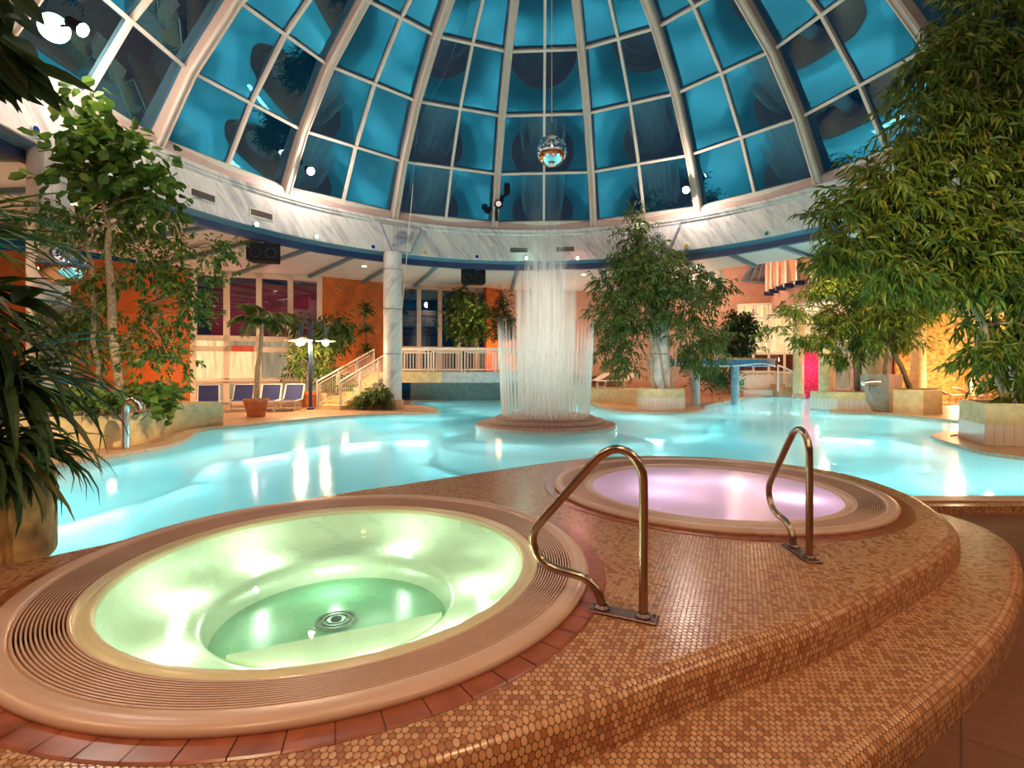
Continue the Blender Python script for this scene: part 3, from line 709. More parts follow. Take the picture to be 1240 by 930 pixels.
# columns with marble drums and relief panels
col_az = [math.radians(-1 + 30 + 60 * k) for k in range(6)]
for k, a in enumerate(col_az):
    c = ring(a, 10.12, 0)
    if c.y < 1: continue
    t = struct(thing('column', None, None, (c.x, c.y, 0)))
    mb = MB()
    for z0, z1 in ((.35, 2.05), (2.07, 3.72), (3.74, 5.2), (5.22, 5.86)): mb.lathe([(.33, z0), (.34, z0 + .01), (.34, z1 - .01), (.33, z1)], 40, uvs=True)
    mb.build('shaft', M['marble'], t)
    MB().lathe([(.40, 0), (.40, .33), (.38, .36), (.33, .37)], 40).build('plinth', M['coping'], t)
def relief(a, kind, label):
    c = ring(a, RB - .01, 6.35); rz = -a + PI      # local +Y points to the dome's axis
    t = thing('relief_panel', label, 'relief', c, rz)
    W0, W1, h = .78, .36, .49
    mb = MB().loft([[(-W1, .0, -h), (W1, .0, -h), (W0, .0, h), (-W0, .0, h)], [(-W1, .13, -h), (W1, .13, -h), (W0, .13, h), (-W0, .13, h)], [(-W1 + .03, .16, -h + .03), (W1 - .03, .16, -h + .03), (W0 - .05, .16, h - .03), (-W0 + .05, .16, h - .03)]], True, False, True, uvs=lambda i, j: ((0, .7, 2, 3, 4)[j], i))
    mb.build('panel', M['marble'], t, smooth=False)
    rm = simple('carved_grey_marble', (.30, .30, .36), .4, var=.1); m2 = MB()
    if kind == 'shell':
        for q in range(11):
            b = PI * (.06 + .88 * q / 10); L = .34 * (.8 + .2 * math.sin(b))
            m2.tube([(0, .075, -.26), (math.cos(b) * L * .6, .10, -.26 + math.sin(b) * L * 1.0), (math.cos(b) * L, .08, -.26 + math.sin(b) * L * 1.6)], [.01, .022, .03], 6)
        m2.ball((0, .08, -.27), .06, 10, 6)
    else:
        body = catmull([(-.42, .30), (-.34, .10), (-.20, -.02), (.02, -.10), (.20, -.22), (.36, -.30)], 5, False)
        m2.tube([(x, .08, z) for x, z in body], [.02 + .09 * math.sin(PI * i / (len(body) - 1)) for i in range(len(body))], 8)
        m2.tube([(-.34, .08, .10), (-.12, .09, .24), (.10, .09, .20), (.30, .08, -.02)], [.02, .07, .07, .02], 8)
        m2.tube([(-.42, .08, .30), (-.30, .09, .18), (-.2, .08, .1)], [.05, .02, .03], 6)
        for x in (-.12, .0, .12): m2.tube([(x, .10, .10), (x + .06, .12, .0), (x, .10, -.08)], [.03, .02, .02], 6)
    m2.build('carving', rm, t).location = (0, .09, 0)
    e = MB(); cs = [(-W1, -h), (W1, -h), (W0, h), (-W0, h)]
    for q in range(4): a, b = cs[q], cs[(q + 1) % 4]; e.beam((a[0], .15, a[1]), (b[0], .15, b[1]), .06, .05, (0, 1, 0))
    e.build('border', rm, t, smooth=False)
relief(az_of(484), 'fish', 'trapezoid marble panel carved with a curling fish above the free-standing column')
relief(az_of(799), 'shell', 'trapezoid marble panel carved with a scallop shell above the bamboo')
relief(col_az[4] if math.cos(col_az[4]) > -.2 else -PI / 2, 'shell', 'trapezoid marble panel on the band above the left column') if False else None

def on_band(px, py, r=RB):
    a = az_of(px, r); p = ring(a, r, 0); return a, CAMH + (HY - py) / F * p.y
for px, py, m, lab in [(451, 299, 'discblue', 'blue glass disc left of the carved fish panel'), (514, 306, 'discyel', 'amber glass disc right of the carved fish panel'),
        (577, 311, 'discblue', 'blue glass disc on the band left of the fountain'), (230, 243.5, 'discgrn', 'green glass disc beside the leftmost air grille'),
        (832, 297, 'discyel', 'amber glass disc right of the carved shell panel'), (929, 283, 'discgrn', 'green glass disc near the right bamboo'), (41, 157, 'discblue', 'blue glass disc in a white collar high on the left band')]:
    a, z = on_band(px, py); c = ring(a, RB - .005, z); t = thing('glass_disc', lab, 'disc', c, -a + PI)
    o = MB().tube([(0, -.02, 0), (0, .035, 0)], .10, 20).build('collar', M['white'], t); MB().ball((0, .036, 0), .075, 16, 8, (1, .35, 1)).build('lens', M[m], t)
for px, py, lab in [(245, 237, 'leftmost slatted air grille in the marble band'), (316, 260, 'second slatted air grille from the left in the marble band'),
        (628, 303, 'slatted air grille left of the fountain top lit greenish'), (685, 302, 'slatted air grille right of the fountain top lit reddish'), (983, 260, 'slatted air grille beside the right bamboo')]:
    a, z = on_band(px, py); c = ring(a, RB - .012, z); t = thing('air_grille', lab, 'air vent', c, -a + PI)
    MB().box((0, 0, 0), (.74, .02, .24)).build('backing', M['black'], t, smooth=False)
    f = MB()
    for x, zz, dx, dz in ((0, .11, .76, .03), (0, -.11, .76, .03), (-.37, 0, .03, .24), (.37, 0, .03, .24)): f.box((x, .012, zz), (dx, .03, dz))
    f.build('frame', M['frame'], t, smooth=False)
    for q in range(5): MB().beam((-.36, .014, -.075 + q * .0375), (.36, .014, -.075 + q * .0375), .02, .012, (0, .6, .8)).build('slat', simple('grille_slat', (.25, .18, .16), .5) if q == 0 and px == 245 else bpy.data.materials['grille_slat'], t, smooth=False)

# small round spots along the band's lower edge
for px, py, m, col, e, lab in [(309, 272, 'lampw', (.9, 1, 1), 25, 'small white spotlight under the second air grille'), (382, 287, 'lampg', (.6, 1, .85), 25, 'small pale green spotlight under the band left of the column'),
        (637, 313, 'lampg', (.45, 1, .75), 110, 'small green spotlight left of the fountain top'), (700, 313, 'lampr', (1, .3, .3), 90, 'small red spotlight right of the fountain top')]:
    a, z = on_band(px, py, 9.9); c = ring(a, 9.9, z); t = thing('spotlight', lab, 'spotlight', c, -a + PI)
    MB().tube([(0, -.12, 0), (0, .06, 0)], [.05, .07], 16).build('housing', M['steel'], t); MB().tube([(0, .058, 0), (0, .07, 0)], .055, 16).build('lamp', M[m], t)
    MB().tube([(0, -.1, .0), (0, -.11, .12)], .015, 6).build('bracket', M['steel'], t)
    p = ring(a, 9.75, z); plight(p, e * .05, col, .06)
    plight(p, e * 2.2, col, .08, 'spot_beam', 'SPOT', aim(p, (FX, FY, 1.2)), spot_size=.7, spot_blend=.6)
# dome spotlights on the ribs
def dome_spot(loc, label, e, to, seen=True):
    loc = Vector(loc); d = (Vector(to) - loc).normalized()
    t = thing('stage_light', label, 'spotlight', loc, 0)
    MB().tube([-d * .16, d * .10], [.09, .12], 18).build('housing', M['black'], t); MB().tube([d * .095, d * .115], .115, 18).build('lamp', M['lampw'], t)
    ax = ring(0, 0, loc.z) - loc; ax.z = 0; ax.normalize()
    MB().tube([-d * .05, -d * .05 - ax * .22 + Vector((0, 0, -.05))], .02, 6).build('bracket', M['black'], t)
    plight(loc + d * .2, e, (1, .86, .74), .05)
for px, py, k, lab in [(93, 32, -5, 'bright stage light at the upper left behind the dark branch'), (374, 206, -2, 'bright stage light at the foot of the third dome rib'), (832, 229, 1, 'bright stage light at the foot of the rib above the right bamboo')]:
    a = A0 + HALF + 2 * PI * k / NS
    r, z = (9.25, 7.75) if k > -5 else (8.6, 7.9)
    a = az_of(px, r); p = ring(a, r, 0); z = CAMH + (HY - py) / F * p.y
    dome_spot((p.x, p.y, z), lab, 230, (DX, DY, 2))
for a in (2.5, 3.2, 3.9, -1.6): plight(ring(a, 9.3, 7.9), 230, (1, .84, .70), .3, 'unseen_lamp_beam')
# black moving head pair on the rib left of the mirror ball
t = thing('moving_head_light', 'black moving head lamp clamped to the rib left of the fountain', 'spotlight', ring(az_of(601, 9.6), 9.62, 7.75))
MB().box((-.02, 0, .55), (.20, .2, .42), .3, .04).box((.30, -.1, .56), (.16, .2, .34), .1, .04).build('body', M['black'], t)
MB().tube([(0, 0, .36), (0, 0, 0), (0, .1, -.3)], .045, 8).tube([(0, 0, .2), (.28, -.1, .4)], .03, 8).build('clamp', M['black'], t)
MB().ball((.06, -.12, .12), .13, 14, 8).ball((-.26, 0, -.02), .10, 14, 8).build('head', M['black'], t)
MB().tube([(.06, -.20, .10), (.06, -.26, .09)], .08, 14).build('lens', M['steel'], t)

t.scale = (1.35, 1.35, 1.35)
# mirror ball
bx, by, bz = .82, DY, CAMH + (HY - 183) / F * DY
t = thing('mirror_ball', 'mirrored disco ball hanging from a cable in the middle of the dome', 'mirror ball', (bx, by, bz))
sp = MB().ball((0, 0, 0), .312, 44, 24).build('ball', M['mirror'], t, smooth=False)
MB().lathe([(.001, .345), (.05, .34), (.055, .30), (.0, .29)], 16).build('cap', M['bronze'], t); MB().tube([(0, 0, .34), (0, 0, .58)], .022, 8).build('motor_rod', M['bronze'], t)
MB().tube([(0, 0, .58), (0, 0, 13.2 - bz)], .008, 6, False).build('cable', M['bar'], t)
cpt = [Q(571, 0, 17.2), Q(540, 85, 18.2), Q(507, 155, 18.9), Q(499, 240, 19.0), Q(495, 278, 19.0), Q(491, 330, 19.0), Q(487, 372, 19.0)]
t = tag(MB().tube(catmull([tuple(p) for p in cpt], 4, False), .016, 6).build('pull_cord', M['bar']), 'thin pale cord hanging from the dome past the column', 'cord')

# speakers under the soffit
def speaker(px, py, y, label, rz):
    p = Q(px, py, y); t = thing('loudspeaker', label, 'speaker', p, rz)
    w, h, d = 1.0, .56, .5
    MB().loft([[(-w / 2 + .1, d / 2, -h / 2), (w / 2 - .1, d / 2, -h / 2), (w / 2 - .1, d / 2, h / 2), (-w / 2 + .1, d / 2, h / 2)][::-1], [(-w / 2, -d / 2, -h / 2), (w / 2, -d / 2, -h / 2), (w / 2, -d / 2, h / 2), (-w / 2, -d / 2, h / 2)][::-1]], True, True, True).build('cabinet', M['black'], t, smooth=False)
    for x in (-.24, .22):
        MB().lathe([(.17, 0), (.16, .02), (.10, -.03), (.05, -.03), (.001, -.0)], 24).build('driver', M['cone'], t).rotation_euler = (PI / 2, 0, 0)
        bpy.data.objects[-1] if False else None
        o = [c for c in t.children if c.name.startswith('driver')][-1]; o.location = (x, -d / 2 - .005, -.03)
    MB().tube([(0, .0, h / 2), (0, .05, 5.66 - p.z)], .03, 8).build('bracket', M['black'], t)
speaker(321, 307, 16.4, 'black two-cone loudspeaker hanging above the sun loungers', .25)
speaker(573, 336, 21.2, 'black loudspeaker hanging above the bushy ficus', .1)

# ================================================================== WALLS
def seg_wall(name, p, q, z0, z1, mat, th=.2):
    p, q = Vector((*p, 0)), Vector((*q, 0)); d = (q - p).normalized(); nrm = Vector((-d.y, d.x, 0))
    if nrm.dot(-p) > 0: nrm = -nrm
    v = [p, q, q + nrm * th, p + nrm * th]
    return struct(MB().prism([(a.x, a.y) for a in v], z0, z1).build(name, mat, smooth=False))
def window(name, p, q, z0, z1, cols, rows, mats, bar=.12, depth=.12, framemat=None):
    """grid window between plan points; rows = list of heights (fractions), mats[row][col]"""
    w = struct(thing(name, None, None)); p, q = Vector((*p, 0)), Vector((*q, 0)); fr = MB(); L = (q - p)
    up = Vector((0, 0, 1)); d = L.normalized(); nn = Vector((-d.y, d.x, 0))
    for c in cols:
        a = p + L * c; fr.beam(a + up * z0, a + up * z1, bar, depth, nn)
    for r in rows:
        z = z0 + (z1 - z0) * r; fr.beam(p + up * z, q + up * z, depth, bar, up)
    fr.build('window_frame', framemat or M['frame'], w, smooth=False)
    for i in range(len(rows) - 1):
        by = {}
        for j in range(len(cols) - 1):
            m = mats[i][j] if isinstance(mats[i], (list, tuple)) else mats[i]
            a, b = p + L * cols[j], p + L * cols[j + 1]; za, zb = z0 + (z1 - z0) * rows[i], z0 + (z1 - z0) * rows[i + 1]
            by.setdefault(m, MB()).add([a + up * za, b + up * za, b + up * zb, a + up * zb], [(0, 1, 2, 3)])
        for m, mb in by.items(): mb.build('pane', M[m], w, smooth=False)
    return w
WA, WB_, WC, WD, WE = (-19.5, 17.0), (-13.3, 21.35), (-8.55, 22.9), (-5.5, 25.0), (-1.0, 26.4)
seg_wall('wall_left', (-19.5, 3.0), WA, 0, 5.7, M['orange']); seg_wall('wall_back_left', WA, WB_, 0, 5.7, M['orange'])
window('window_20', WB_, WC, 0, 5.62, [0.005, .25, .5, .75, .99], [0.01, .18, .42, .50, .985], ['dimglass', ['litglass', 'litglass', 'dimglass', 'dimglass'], ['litglass', 'dimglass', 'dimglass', 'dimglass'], 'darkglass'], .22, .2)
wq, wp = Vector((*WC, 1.0)), Vector((*WB_, 1.0)); wv = (wp - wq).normalized(); wn = Vector((-wv.y, wv.x, 0)); wn = -wn if wn.y > 0 else wn
MB().tube([wp + wn * .22, wq + wn * .22], .03, 8).build('guard_rail', M['rail'], bpy.data.objects['window_20'])
seg_wall('wall_window_room', (-14.5, 24.6), (-8, 26.2), 0, 5.7, simple('plum_wall', (.30, .06, .10), .7, var=.4, scale=.6))
seg_wall('wall_back_orange', WC, WD, 0, 5.7, M['orange'])
window('window_21', WD, WE, 1.4, 5.62, [0.01, .2, .42, .62, .82, .99], [0.01, .27, .985], ['dimgreen' if False else 'darkglass', 'darkglass'], .2, .2, M['rib'])
seg_wall('wall_back_orange_pier', (-1.3, 25.9), (-.5, 26.6), 1.4, 5.7, M['orange'])
seg_wall('wall_back', (-.6, 26.6), (6.0, 27.4), 0, 5.7, M['pinkwall']); seg_wall('wall_back_right', (6.0, 27.4), (11.5, 31.0), 0, 5.7, M['pinkwall'])
seg_wall('wall_channel', (-5.0, 25.2), (2.0, 25.9), -.9, 1.2, simple('dim_teal_plaster', (.22, .27, .27), .6))
struct(MB().prism([(-9, 22.9), (-5.2, 23.8), (.0, 24.9), (6, 25.3), (6, 27.3), (-9, 27)], 1.2, 1.40).build('floor_terrace', M['deck'], smooth=False))
# bench wall behind the fountain on the right
lo = catmull([(2.3, 24.2), (3.6, 23.4), (4.6, 22.4), (5.4, 21.6)], 4, False); lo2 = [(x + .9, y + 2.2) for x, y in lo][::-1]
struct(MB().prism(lo + lo2, -.02, .62).build('wall_low_bench', M['cream'], smooth=False))
seg_wall('wall_front_left', (-19.5, -8.5), (-19.5, 3), 0, 5.7, M['pinkwall']); seg_wall('wall_front', (-19.5, -8.5), (20, -8.5), 0, 5.7, M['pinkwall'])

# ------------------------------------------------------------------ bridge, stairs and railings
bridge = thing('footbridge', 'white concrete footbridge with slim white railing crossing the pool channel', 'bridge', (-2, 22, 0))
MB().prism([(-4.95, 21.3), (2.2, 21.3), (2.2, 22.9), (-4.95, 22.9)], .94, 1.38).build('bridge_deck', simple('grey_concrete', (.50, .47, .48), .6), bridge, smooth=False, world=True)
MB().prism([(-4.95, 21.27), (-2.9, 21.27), (-2.9, 21.3), (-4.95, 21.3)], .94, 1.38).build('fascia_panel', M['cream'], bridge, smooth=False, world=True)
def rail_run(parent, p, q, n, h=.98, world=True):
    """posts, double frame and thin balusters between two points"""
    p, q = Vector(p), Vector(q); U = Vector((0, 0, 1))
    MB().tube([p + U * h, q + U * h], .035, 8).build('top_rail', M['rail'], parent, world=True)
    for i in range(n + 1):
        a = p.lerp(q, i / n); MB().tube([a, a + U * h], .032, 8).build('post', M['rail'], parent, world=True)
    for i in range(n):
        a, b = p.lerp(q, (i + .09) / n), p.lerp(q, (i + .91) / n); mb = MB()
        for z in (.10, h - .13): mb.tube([a + U * z, b + U * z], .022, 6)
        for e in (a, b): mb.tube([e + U * .10, e + U * (h - .13)], .022, 6)
        m = 9
        for k in range(1, m):
            c = a.lerp(b, k / m); mb.tube([c + U * .10, c + U * (h - .13)], .010, 5)
        mb.build('railing_panel', M['rail'], parent, world=True)
rail_run(bridge, (-4.9, 21.4, 1.38), (2.1, 21.4, 1.38), 5); rail_run(bridge, (-4.9, 22.8, 1.38), (2.1, 22.8, 1.38), 5)
stair = thing('staircase', 'short staircase with slim white railings rising to the footbridge', 'stairs', (-6, 20, 0))
s0, s1 = Vector((-6.30, 18.75, 0)), Vector((-5.05, 22.0, 0)); dv = (s1 - s0).normalized(); sv = Vector((-dv.y, dv.x, 0)) * 1.05
for k in range(9):
    a, b = s0.lerp(s1, k / 9), s0.lerp(s1, (k + 1) / 9 + .02); mb = MB().prism([(v.x, v.y) for v in (a, b, b + sv, a + sv)], 0.0 if k < 3 else .155 * (k - 2), .155 * (k + 1)); mb.build('step', M['cream'], stair, smooth=False, world=True)
for off in (0, 1.0):
    o = sv * off; rail_run(stair, s0 + o + Vector((0, 0, .05)), s1 + o + Vector((0, 0, 1.38)), 3)
# ================================================================== RIGHT-HAND BUILDING
seg_wall('wall_pink_right', (11.0, 31.0), (16.2, 31.6), 0, 8.2, M['pinkwall'])
# slanted skylight in the pink wall
sk = struct(thing('window_30', None, None)); a, b = Q(898, 340, 30.6), Q(927, 342, 30.6); c, d = Q(930, 316, 29.4), Q(912, 320, 29.4)
MB().add([a, b, c, d], [(0, 1, 2, 3)]).build('pane', M['darkglass'], sk, smooth=False); mb = MB()
for k in range(4): mb.beam(a.lerp(b, k / 3), d.lerp(c, k / 3), .09, .09)
mb.beam(a, b, .09, .09); mb.build('window_frame', M['lblue'], sk, smooth=False)
window('window_31', (13.6, 30.8), (17.6, 29.6), .35, 5.4, [0, .2, .4, .6, .8, 1], [0, .2, .42, .56, .70, .84, 1], ['dimglass', 'darkglass', 'litglass', 'litglass', 'litglass', 'litglass'], .13, .13)
window('window_32', (17.6, 29.6), (20.4, 27.6), .35, 4.7, [0, .25, .5, .75, 1], [0, .45, .62, .8, 1], [['darkglass', 'dimglass', 'darkglass', 'dimglass'], 'dimglass', 'litglass', 'dimglass'], .14, .14)
gal = catmull([(14.5, 29.2), (14.1, 27.0), (14.3, 25.0), (15.4, 23.2), (17.2, 21.6), (19.6, 20.4), (22.5, 19.8)], 5, False)
def strip(o, z0, z1, th, name, mat, parent=None):
    n = len(o); mb = MB(); o2 = []
    for i in range(n):
        a, b = np.array(o[max(i - 1, 0)]), np.array(o[min(i + 1, n - 1)]); t = (b - a) / np.linalg.norm(b - a); o2.append((o[i][0] - t[1] * th, o[i][1] + t[0] * th))
    mb.prism(list(o) + o2[::-1], z0, z1); return mb.build(name, mat, parent, smooth=False)
bal = thing('balcony', 'curved upper balcony with wooden slat front on navy brackets over the right hall', 'balcony', (16, 25, 5))
strip(gal, 5.95, 7.5, .10, 'wood_front', M['wood'], bal).location = (-16, -25, -5)
strip(gal, 7.5, 7.62, .16, 'handrail', M['frame'], bal).location = (-16, -25, -5)
gi = [(x + .35, y + .1) for x, y in gal]
strip(gi, 4.85, 5.95, 3.5, 'slab', M['pinkwall'], bal).location = (-16, -25, -5); strip(gi, 4.72, 4.86, 3.6, 'rim', M['white'], bal).location = (-16, -25, -5)
for k in range(1, 30, 2):
    x, y = gal[k]; MB().beam((x - .06, y, 5.9), (x - .06, y, 7.6), .10, .12).build('post', M['frame'], bal, smooth=False, world=True)
    MB().box((x + .05, y, 5.80), (.5, .14, .24), 0, .03).build('bracket', M['blue'], bal, smooth=False, world=True)
lg = catmull([(14.6, 17.2), (15.8, 16.6), (17.6, 16.4), (20, 16.9)], 5, False)
struct(strip(lg, 3.65, 4.25, 3.0, 'trim_50', M['white']))
seg_wall('wall_stone_right', (19.2, 25.6), (25.8, 23.2), 0, 4.8, M['stone'])
seg_wall('wall_right_back', (20.4, 27.6), (30, 26), 0, 8.5, M['orange']); seg_wall('wall_right', (28, 27), (24, -8.5), 0, 8.5, M['orange'])
seg_wall('wall_upper_right', (14.5, 33.5), (30, 31), 0, 9.5, M['pinkwall'])
struct(MB().prism([(9, 26.0), (30, 12), (30, 36), (9, 36)], 9.4, 9.6).build('ceiling_hall', M['pinkwall'], smooth=False))
# cream columns on the right
for k, (px, yy, r) in enumerate([(967, 27.0, .26), (1000, 25.6, .32), (1058, 23.5, .5), (1112, 24.0, .3), (1186, 22.5, .3)]):
    x = (px - HX) / F * yy
    t = struct(thing('pillar', None, None, (x, yy, 0))); MB().lathe([(r, 0), (r, 4.8)], 32).build('shaft', M['cream'], t); MB().lathe([(r + .06, 0), (r + .06, .2), (r, .24)], 32).build('plinth', M['coping'], t)
# pink lit niche
x0, x1 = (971 - HX) / F * 26.6, (993 - HX) / F * 26.6
pc = struct(MB().box((16.1, 27.4, 1.4), (1.25, .12, 3.0)).build('wall_pink_niche', M['pinkglow'], smooth=False))
# white counter block, low white wall and exit sign
wx0, wx1 = (893 - HX) / F * 30, (936 - HX) / F * 30
ctr = thing('service_counter', 'white counter block with thin rail at the far end of the pool', 'counter', ((wx0 + wx1) / 2, 30.3, 0))
MB().box((0, 0, .60), (wx1 - wx0, 1.0, 1.2), 0, .02).build('body', M['tilewhite'] if False else M['white'], ctr); mb = MB().tube([(-1, -.5, 1.42), (1.05, -.5, 1.42)], .03, 8)
for x in (-1, 0, 1.05): mb.tube([(x, -.5, 1.2), (x, -.5, 1.42)], .025, 6)
mb.build('rail', M['rail'], ctr)
es = thing('exit_sign', 'small green exit sign on the white counter block', 'sign', ((896.5 - HX) / F * 29.75, 29.75, .72))
MB().box((0, 0, 0), (.42, .06, .26)).build('board', M['exit'], es, smooth=False); MB().box((-.06, -.035, 0), (.16, .01, .05)).box((.06, -.035, 0), (.06, .01, .14)).build('arrow', M['white'], es, smooth=False)
lw = catmull([(13.2, 29.6), (15.4, 29.35), (16.6, 27.4), (15.6, 23.9), (14.0, 21.6)], 5, False)
struct(strip(lw, -.1, .34, -.45, 'wall_low_white', M['white']))
st2 = thing('staircase', 'small stair with brown treads beside the white counter block', 'stairs', (17.2, 29.0, 0))
for k in range(5): MB().box((15.9 + k * .34 - .9, 28.9, .14 * (5 - k) / 2), (.36, 1.0, .14 * (5 - k))).build('step', M['wood'], st2, smooth=False, world=True)
MB().tube([(14.7, 28.3, 1.75), (16.9, 28.3, .85)], .05, 8).tube([(14.7, 28.3, .3), (14.7, 28.3, 1.75)], .05, 8).tube([(16.9, 28.3, .0), (16.9, 28.3, .85)], .05, 8).build('handrail', M['rail'], st2, world=True)
# blue canopy on steel posts
cx, cy = (860 - HX) / F * 21.4, 21.4
cn = thing('canopy', 'flat blue canopy with pale wave band standing on steel posts in the water', 'canopy', (cx, cy, 0))
el = [(2.6 * math.cos(a), 1.5 * math.sin(a)) for a in np.linspace(0, 2 * PI, 48, endpoint=False)]
MB().prism(el, 1.62, 1.86).build('blue_band', simple('sky_blue_paint', (.03, .22, .50), .3), cn, smooth=True); MB().prism([(x * 1.02, y * 1.02) for x, y in el], 1.86, 1.93).build('top', M['wood'], cn)
mb = MB()
for i in range(26):
    a0, a1 = PI + .3 + i * .1, PI + .4 + i * .1
    z = lambda a: 1.66 + .05 * math.sin(a * 5)
    mb.beam((2.62 * math.cos(a0), 1.52 * math.sin(a0), z(a0)), (2.62 * math.cos(a1), 1.52 * math.sin(a1), z(a1)), .03, .06)
mb.build('wave_band', M['white'], cn, smooth=False)
for px, yy in ((842, 20.1), (890, 22.2)):
    MB().tube([((px - HX) / F * yy, yy, -.85), ((px - HX) / F * yy, yy, 1.64)], .17, 20).build('post', bpy.data.materials.get('matte_grey_paint') or simple('matte_grey_paint', (.42, .42, .43), .5), cn, world=True)

# ================================================================== PLANTERS AND SPOUTS
def planter(name, label, outline, h, mat, base=None, bh=.3, basemat=None, z0=0.0):
    c = np.mean(outline, 0); t = thing(name, label, 'planter', (c[0], c[1], z0)); o = ccw([(x - c[0], y - c[1]) for x, y in outline]); inn = offset(o, -.14); n = len(o); mb = MB()
    zb = bh if base else 0
    mb.loft([[(x, y, zb) for x, y in o], [(x, y, h - .03) for x, y in o], [(x, y, h) for x, y in offset(o, -.03)], [(x, y, h) for x, y in inn], [(x, y, h - .12) for x, y in inn]], True)
    mb.build('wall', mat, t, angle=40)
    MB().poly(inn, h - .09).build('soil', M['soil'], t, smooth=False)
    if base:
        L = [0]
        for i in range(n): L.append(L[-1] + math.dist(o[i], o[(i + 1) % n]))
        o2 = offset(o, .015); mb = MB().loft([[(x, y, 0) for x, y in o2], [(x, y, bh) for x, y in o2], [(x, y, bh) for x, y in o]], True, uvs=lambda i, j: (L[j], min(i, 1) * .155)); mb.build('tiled_base', M[base], t, smooth=False)
    return t
lp = catmull([P(60, 549), P(95, 545), P(140, 541), P(172, 537), P(196, 528), P(214, 522)], 5, False)
lp = lp + [(-7.5, 13.3), (-9.6, 13.6), (-10.2, 9.3), (-8.6, 8.4)]
planter('planter', 'long curved cream planter full of plants by the left shore', lp, .62, M['cream'])
np_ = [P(54, 640, TOP), P(62, 664, TOP), P(40, 678, TOP), P(0, 690, TOP)]
np_ = catmull([(-3.95, 3.05), (-3.3, 3.38), (-2.95, 3.3), (-2.72, 3.02), (-2.74, 2.82), (-2.95, 2.72), (-3.35, 2.62), (-3.9, 2.5)], 5)
planter('planter', 'weathered cream planter under the strap leaves at the left edge', np_, .50, simple('weathered_plaster', (.58, .36, .15), .8, var=.3, scale=7, bump=.3), z0=TOP - .02)
c2 = ring(math.radians(29), 10.12, 0)
planter('planter', 'round cream planter with tiled foot around the right column', circle((c2.x - .05, c2.y - .2), .86, 32), .78, M['cream'], 'tilewhite', .46)
planter('planter', 'square cream planter with tiled foot left of the granite spout', [P(1015, 497.5), P(1060, 499.5), (12.7, 19.2), (11.3, 19.4)], .68, M['cream'], 'tilewhite', .42)
planter('planter', 'cream planter right of the granite spout', [P(1073, 500), P(1118, 503), P(1141, 501.5), (15.6, 18.6), (13.4, 19.2)], .80, M['cream'])
planter('planter', 'large cream planter with tiled foot at the right edge', [P(1192, 540), (12.4, 9.0), (13.2, 11.5), (9.6, 11.0)], .80, M['cream'], 'tilewhite', .40)
sx, sy = P(1072, 500)
spt = thing('water_spout', 'grey granite spout block with steel pipe beside the cream planters', 'water spout', (sx, sy, 0))
MB().loft([[(-.25, -.1, 0), (.05, -.16, 0), (.55, .1, 0), (.55, .8, 0), (-.2, .8, 0)], [(-.62, -.1, .75), (-.02, -.20, .75), (.65, .1, .75), (.65, .8, .75), (-.3, .8, .75)], [(-.66, -.1, 1.30), (-.06, -.2, 1.30), (.65, .1, 1.30), (.65, .8, 1.30), (-.3, .8, 1.30)]], True, True, True).build('block', M['granite'], spt, smooth=False)
MB().loft([[(-.02, -.21, .05), (.62, .08, .05)], [(-.04, -.21, 1.305), (.66, .08, 1.305)]], False).build('side_slab', M['pinkwall'], spt, smooth=False)
MB().tube([(-.3, -.1, 1.02), (-.75, -.2, 1.02), (-.95, -.28, 1.0)], [.10, .09, .08], 14).build('pipe', M['steel'], spt)
x, y = P(152, 546)
sh = thing('water_spout', 'curved chrome swan-neck spout on the left pool edge', 'water spout', (x, y, 0))
path = catmull([(0, 0, 0), (0, 0, .45), (0, 0, .74), (.05, -.01, .86), (.15, -.03, .90), (.25, -.05, .86), (.34, -.07, .72)], 6, False)
MB().tube([tuple(p) for p in path], [.062] * 20 + [.062 + .012 * k / (len(path) - 20) for k in range(len(path) - 20)], 18).build('tube', M['steel'], sh, angle=60)
MB().lathe([(.11, 0), (.11, .02), (.065, .03)], 20).build('flange', M['steel'], sh)

# ================================================================== LOUNGERS, LAMP, POTS
def lounger(label, loc, rz, group, fabric, back=.95, framem=None):
    fm = framem or M['rail']
    t = thing('sun_lounger', label, 'sun lounger', loc, rz, group); W = .66
    # local -Y is the foot end; the back leans up toward +Y
    mb = MB()
    for x in (-W / 2, W / 2): mb.tube([(x, -1.15, .36), (x, .05, .38)], .022, 8)
    mb.tube([(-W / 2, -1.15, .36), (W / 2, -1.15, .36)], .022, 8); mb.build('seat_frame', fm, t)
    for sx in (-1, 1):
        for yy in (-1.05, -.15): MB().tube([(sx * W / 2, yy, .36), (sx * W / 2, yy - .06 * (1 if yy < -.5 else -1), 0)], .020, 8).build('leg', fm, t)
    for yy in (-1.10, -.10): MB().tube([(-W / 2, yy, .12), (W / 2, yy, .12)], .014, 6).build('stretcher', fm, t)
    by, bzz = .05 + .62 * math.cos(back), .38 + .66 * math.sin(back); mb = MB()
    for x in (-W / 2, W / 2): mb.tube([(x, .05, .38), (x, by, bzz)], .022, 8)
    mb.tube([(-W / 2, by, bzz), (W / 2, by, bzz)], .022, 8); mb.build('back_frame', fm, t)
    w = W / 2 - .03; s = [(-1.12, .365), (-.6, .35), (0, .375)]
    MB().loft([[(-w, y, z), (w, y, z), (w, y, z + .02), (-w, y, z + .02)] for y, z in s], True, True, True).build('seat', fabric, t, angle=40)
    s = [(.03, .385), (.05 + .3 * math.cos(back), .365 + .32 * math.sin(back)), (by - .01, bzz - .02)]
    MB().loft([[(-w, y, z), (w, y, z), (w, y - .012, z + .016), (-w, y - .012, z + .016)] for y, z in s], True, True, True).build('backrest', fabric, t, angle=40)
    return t
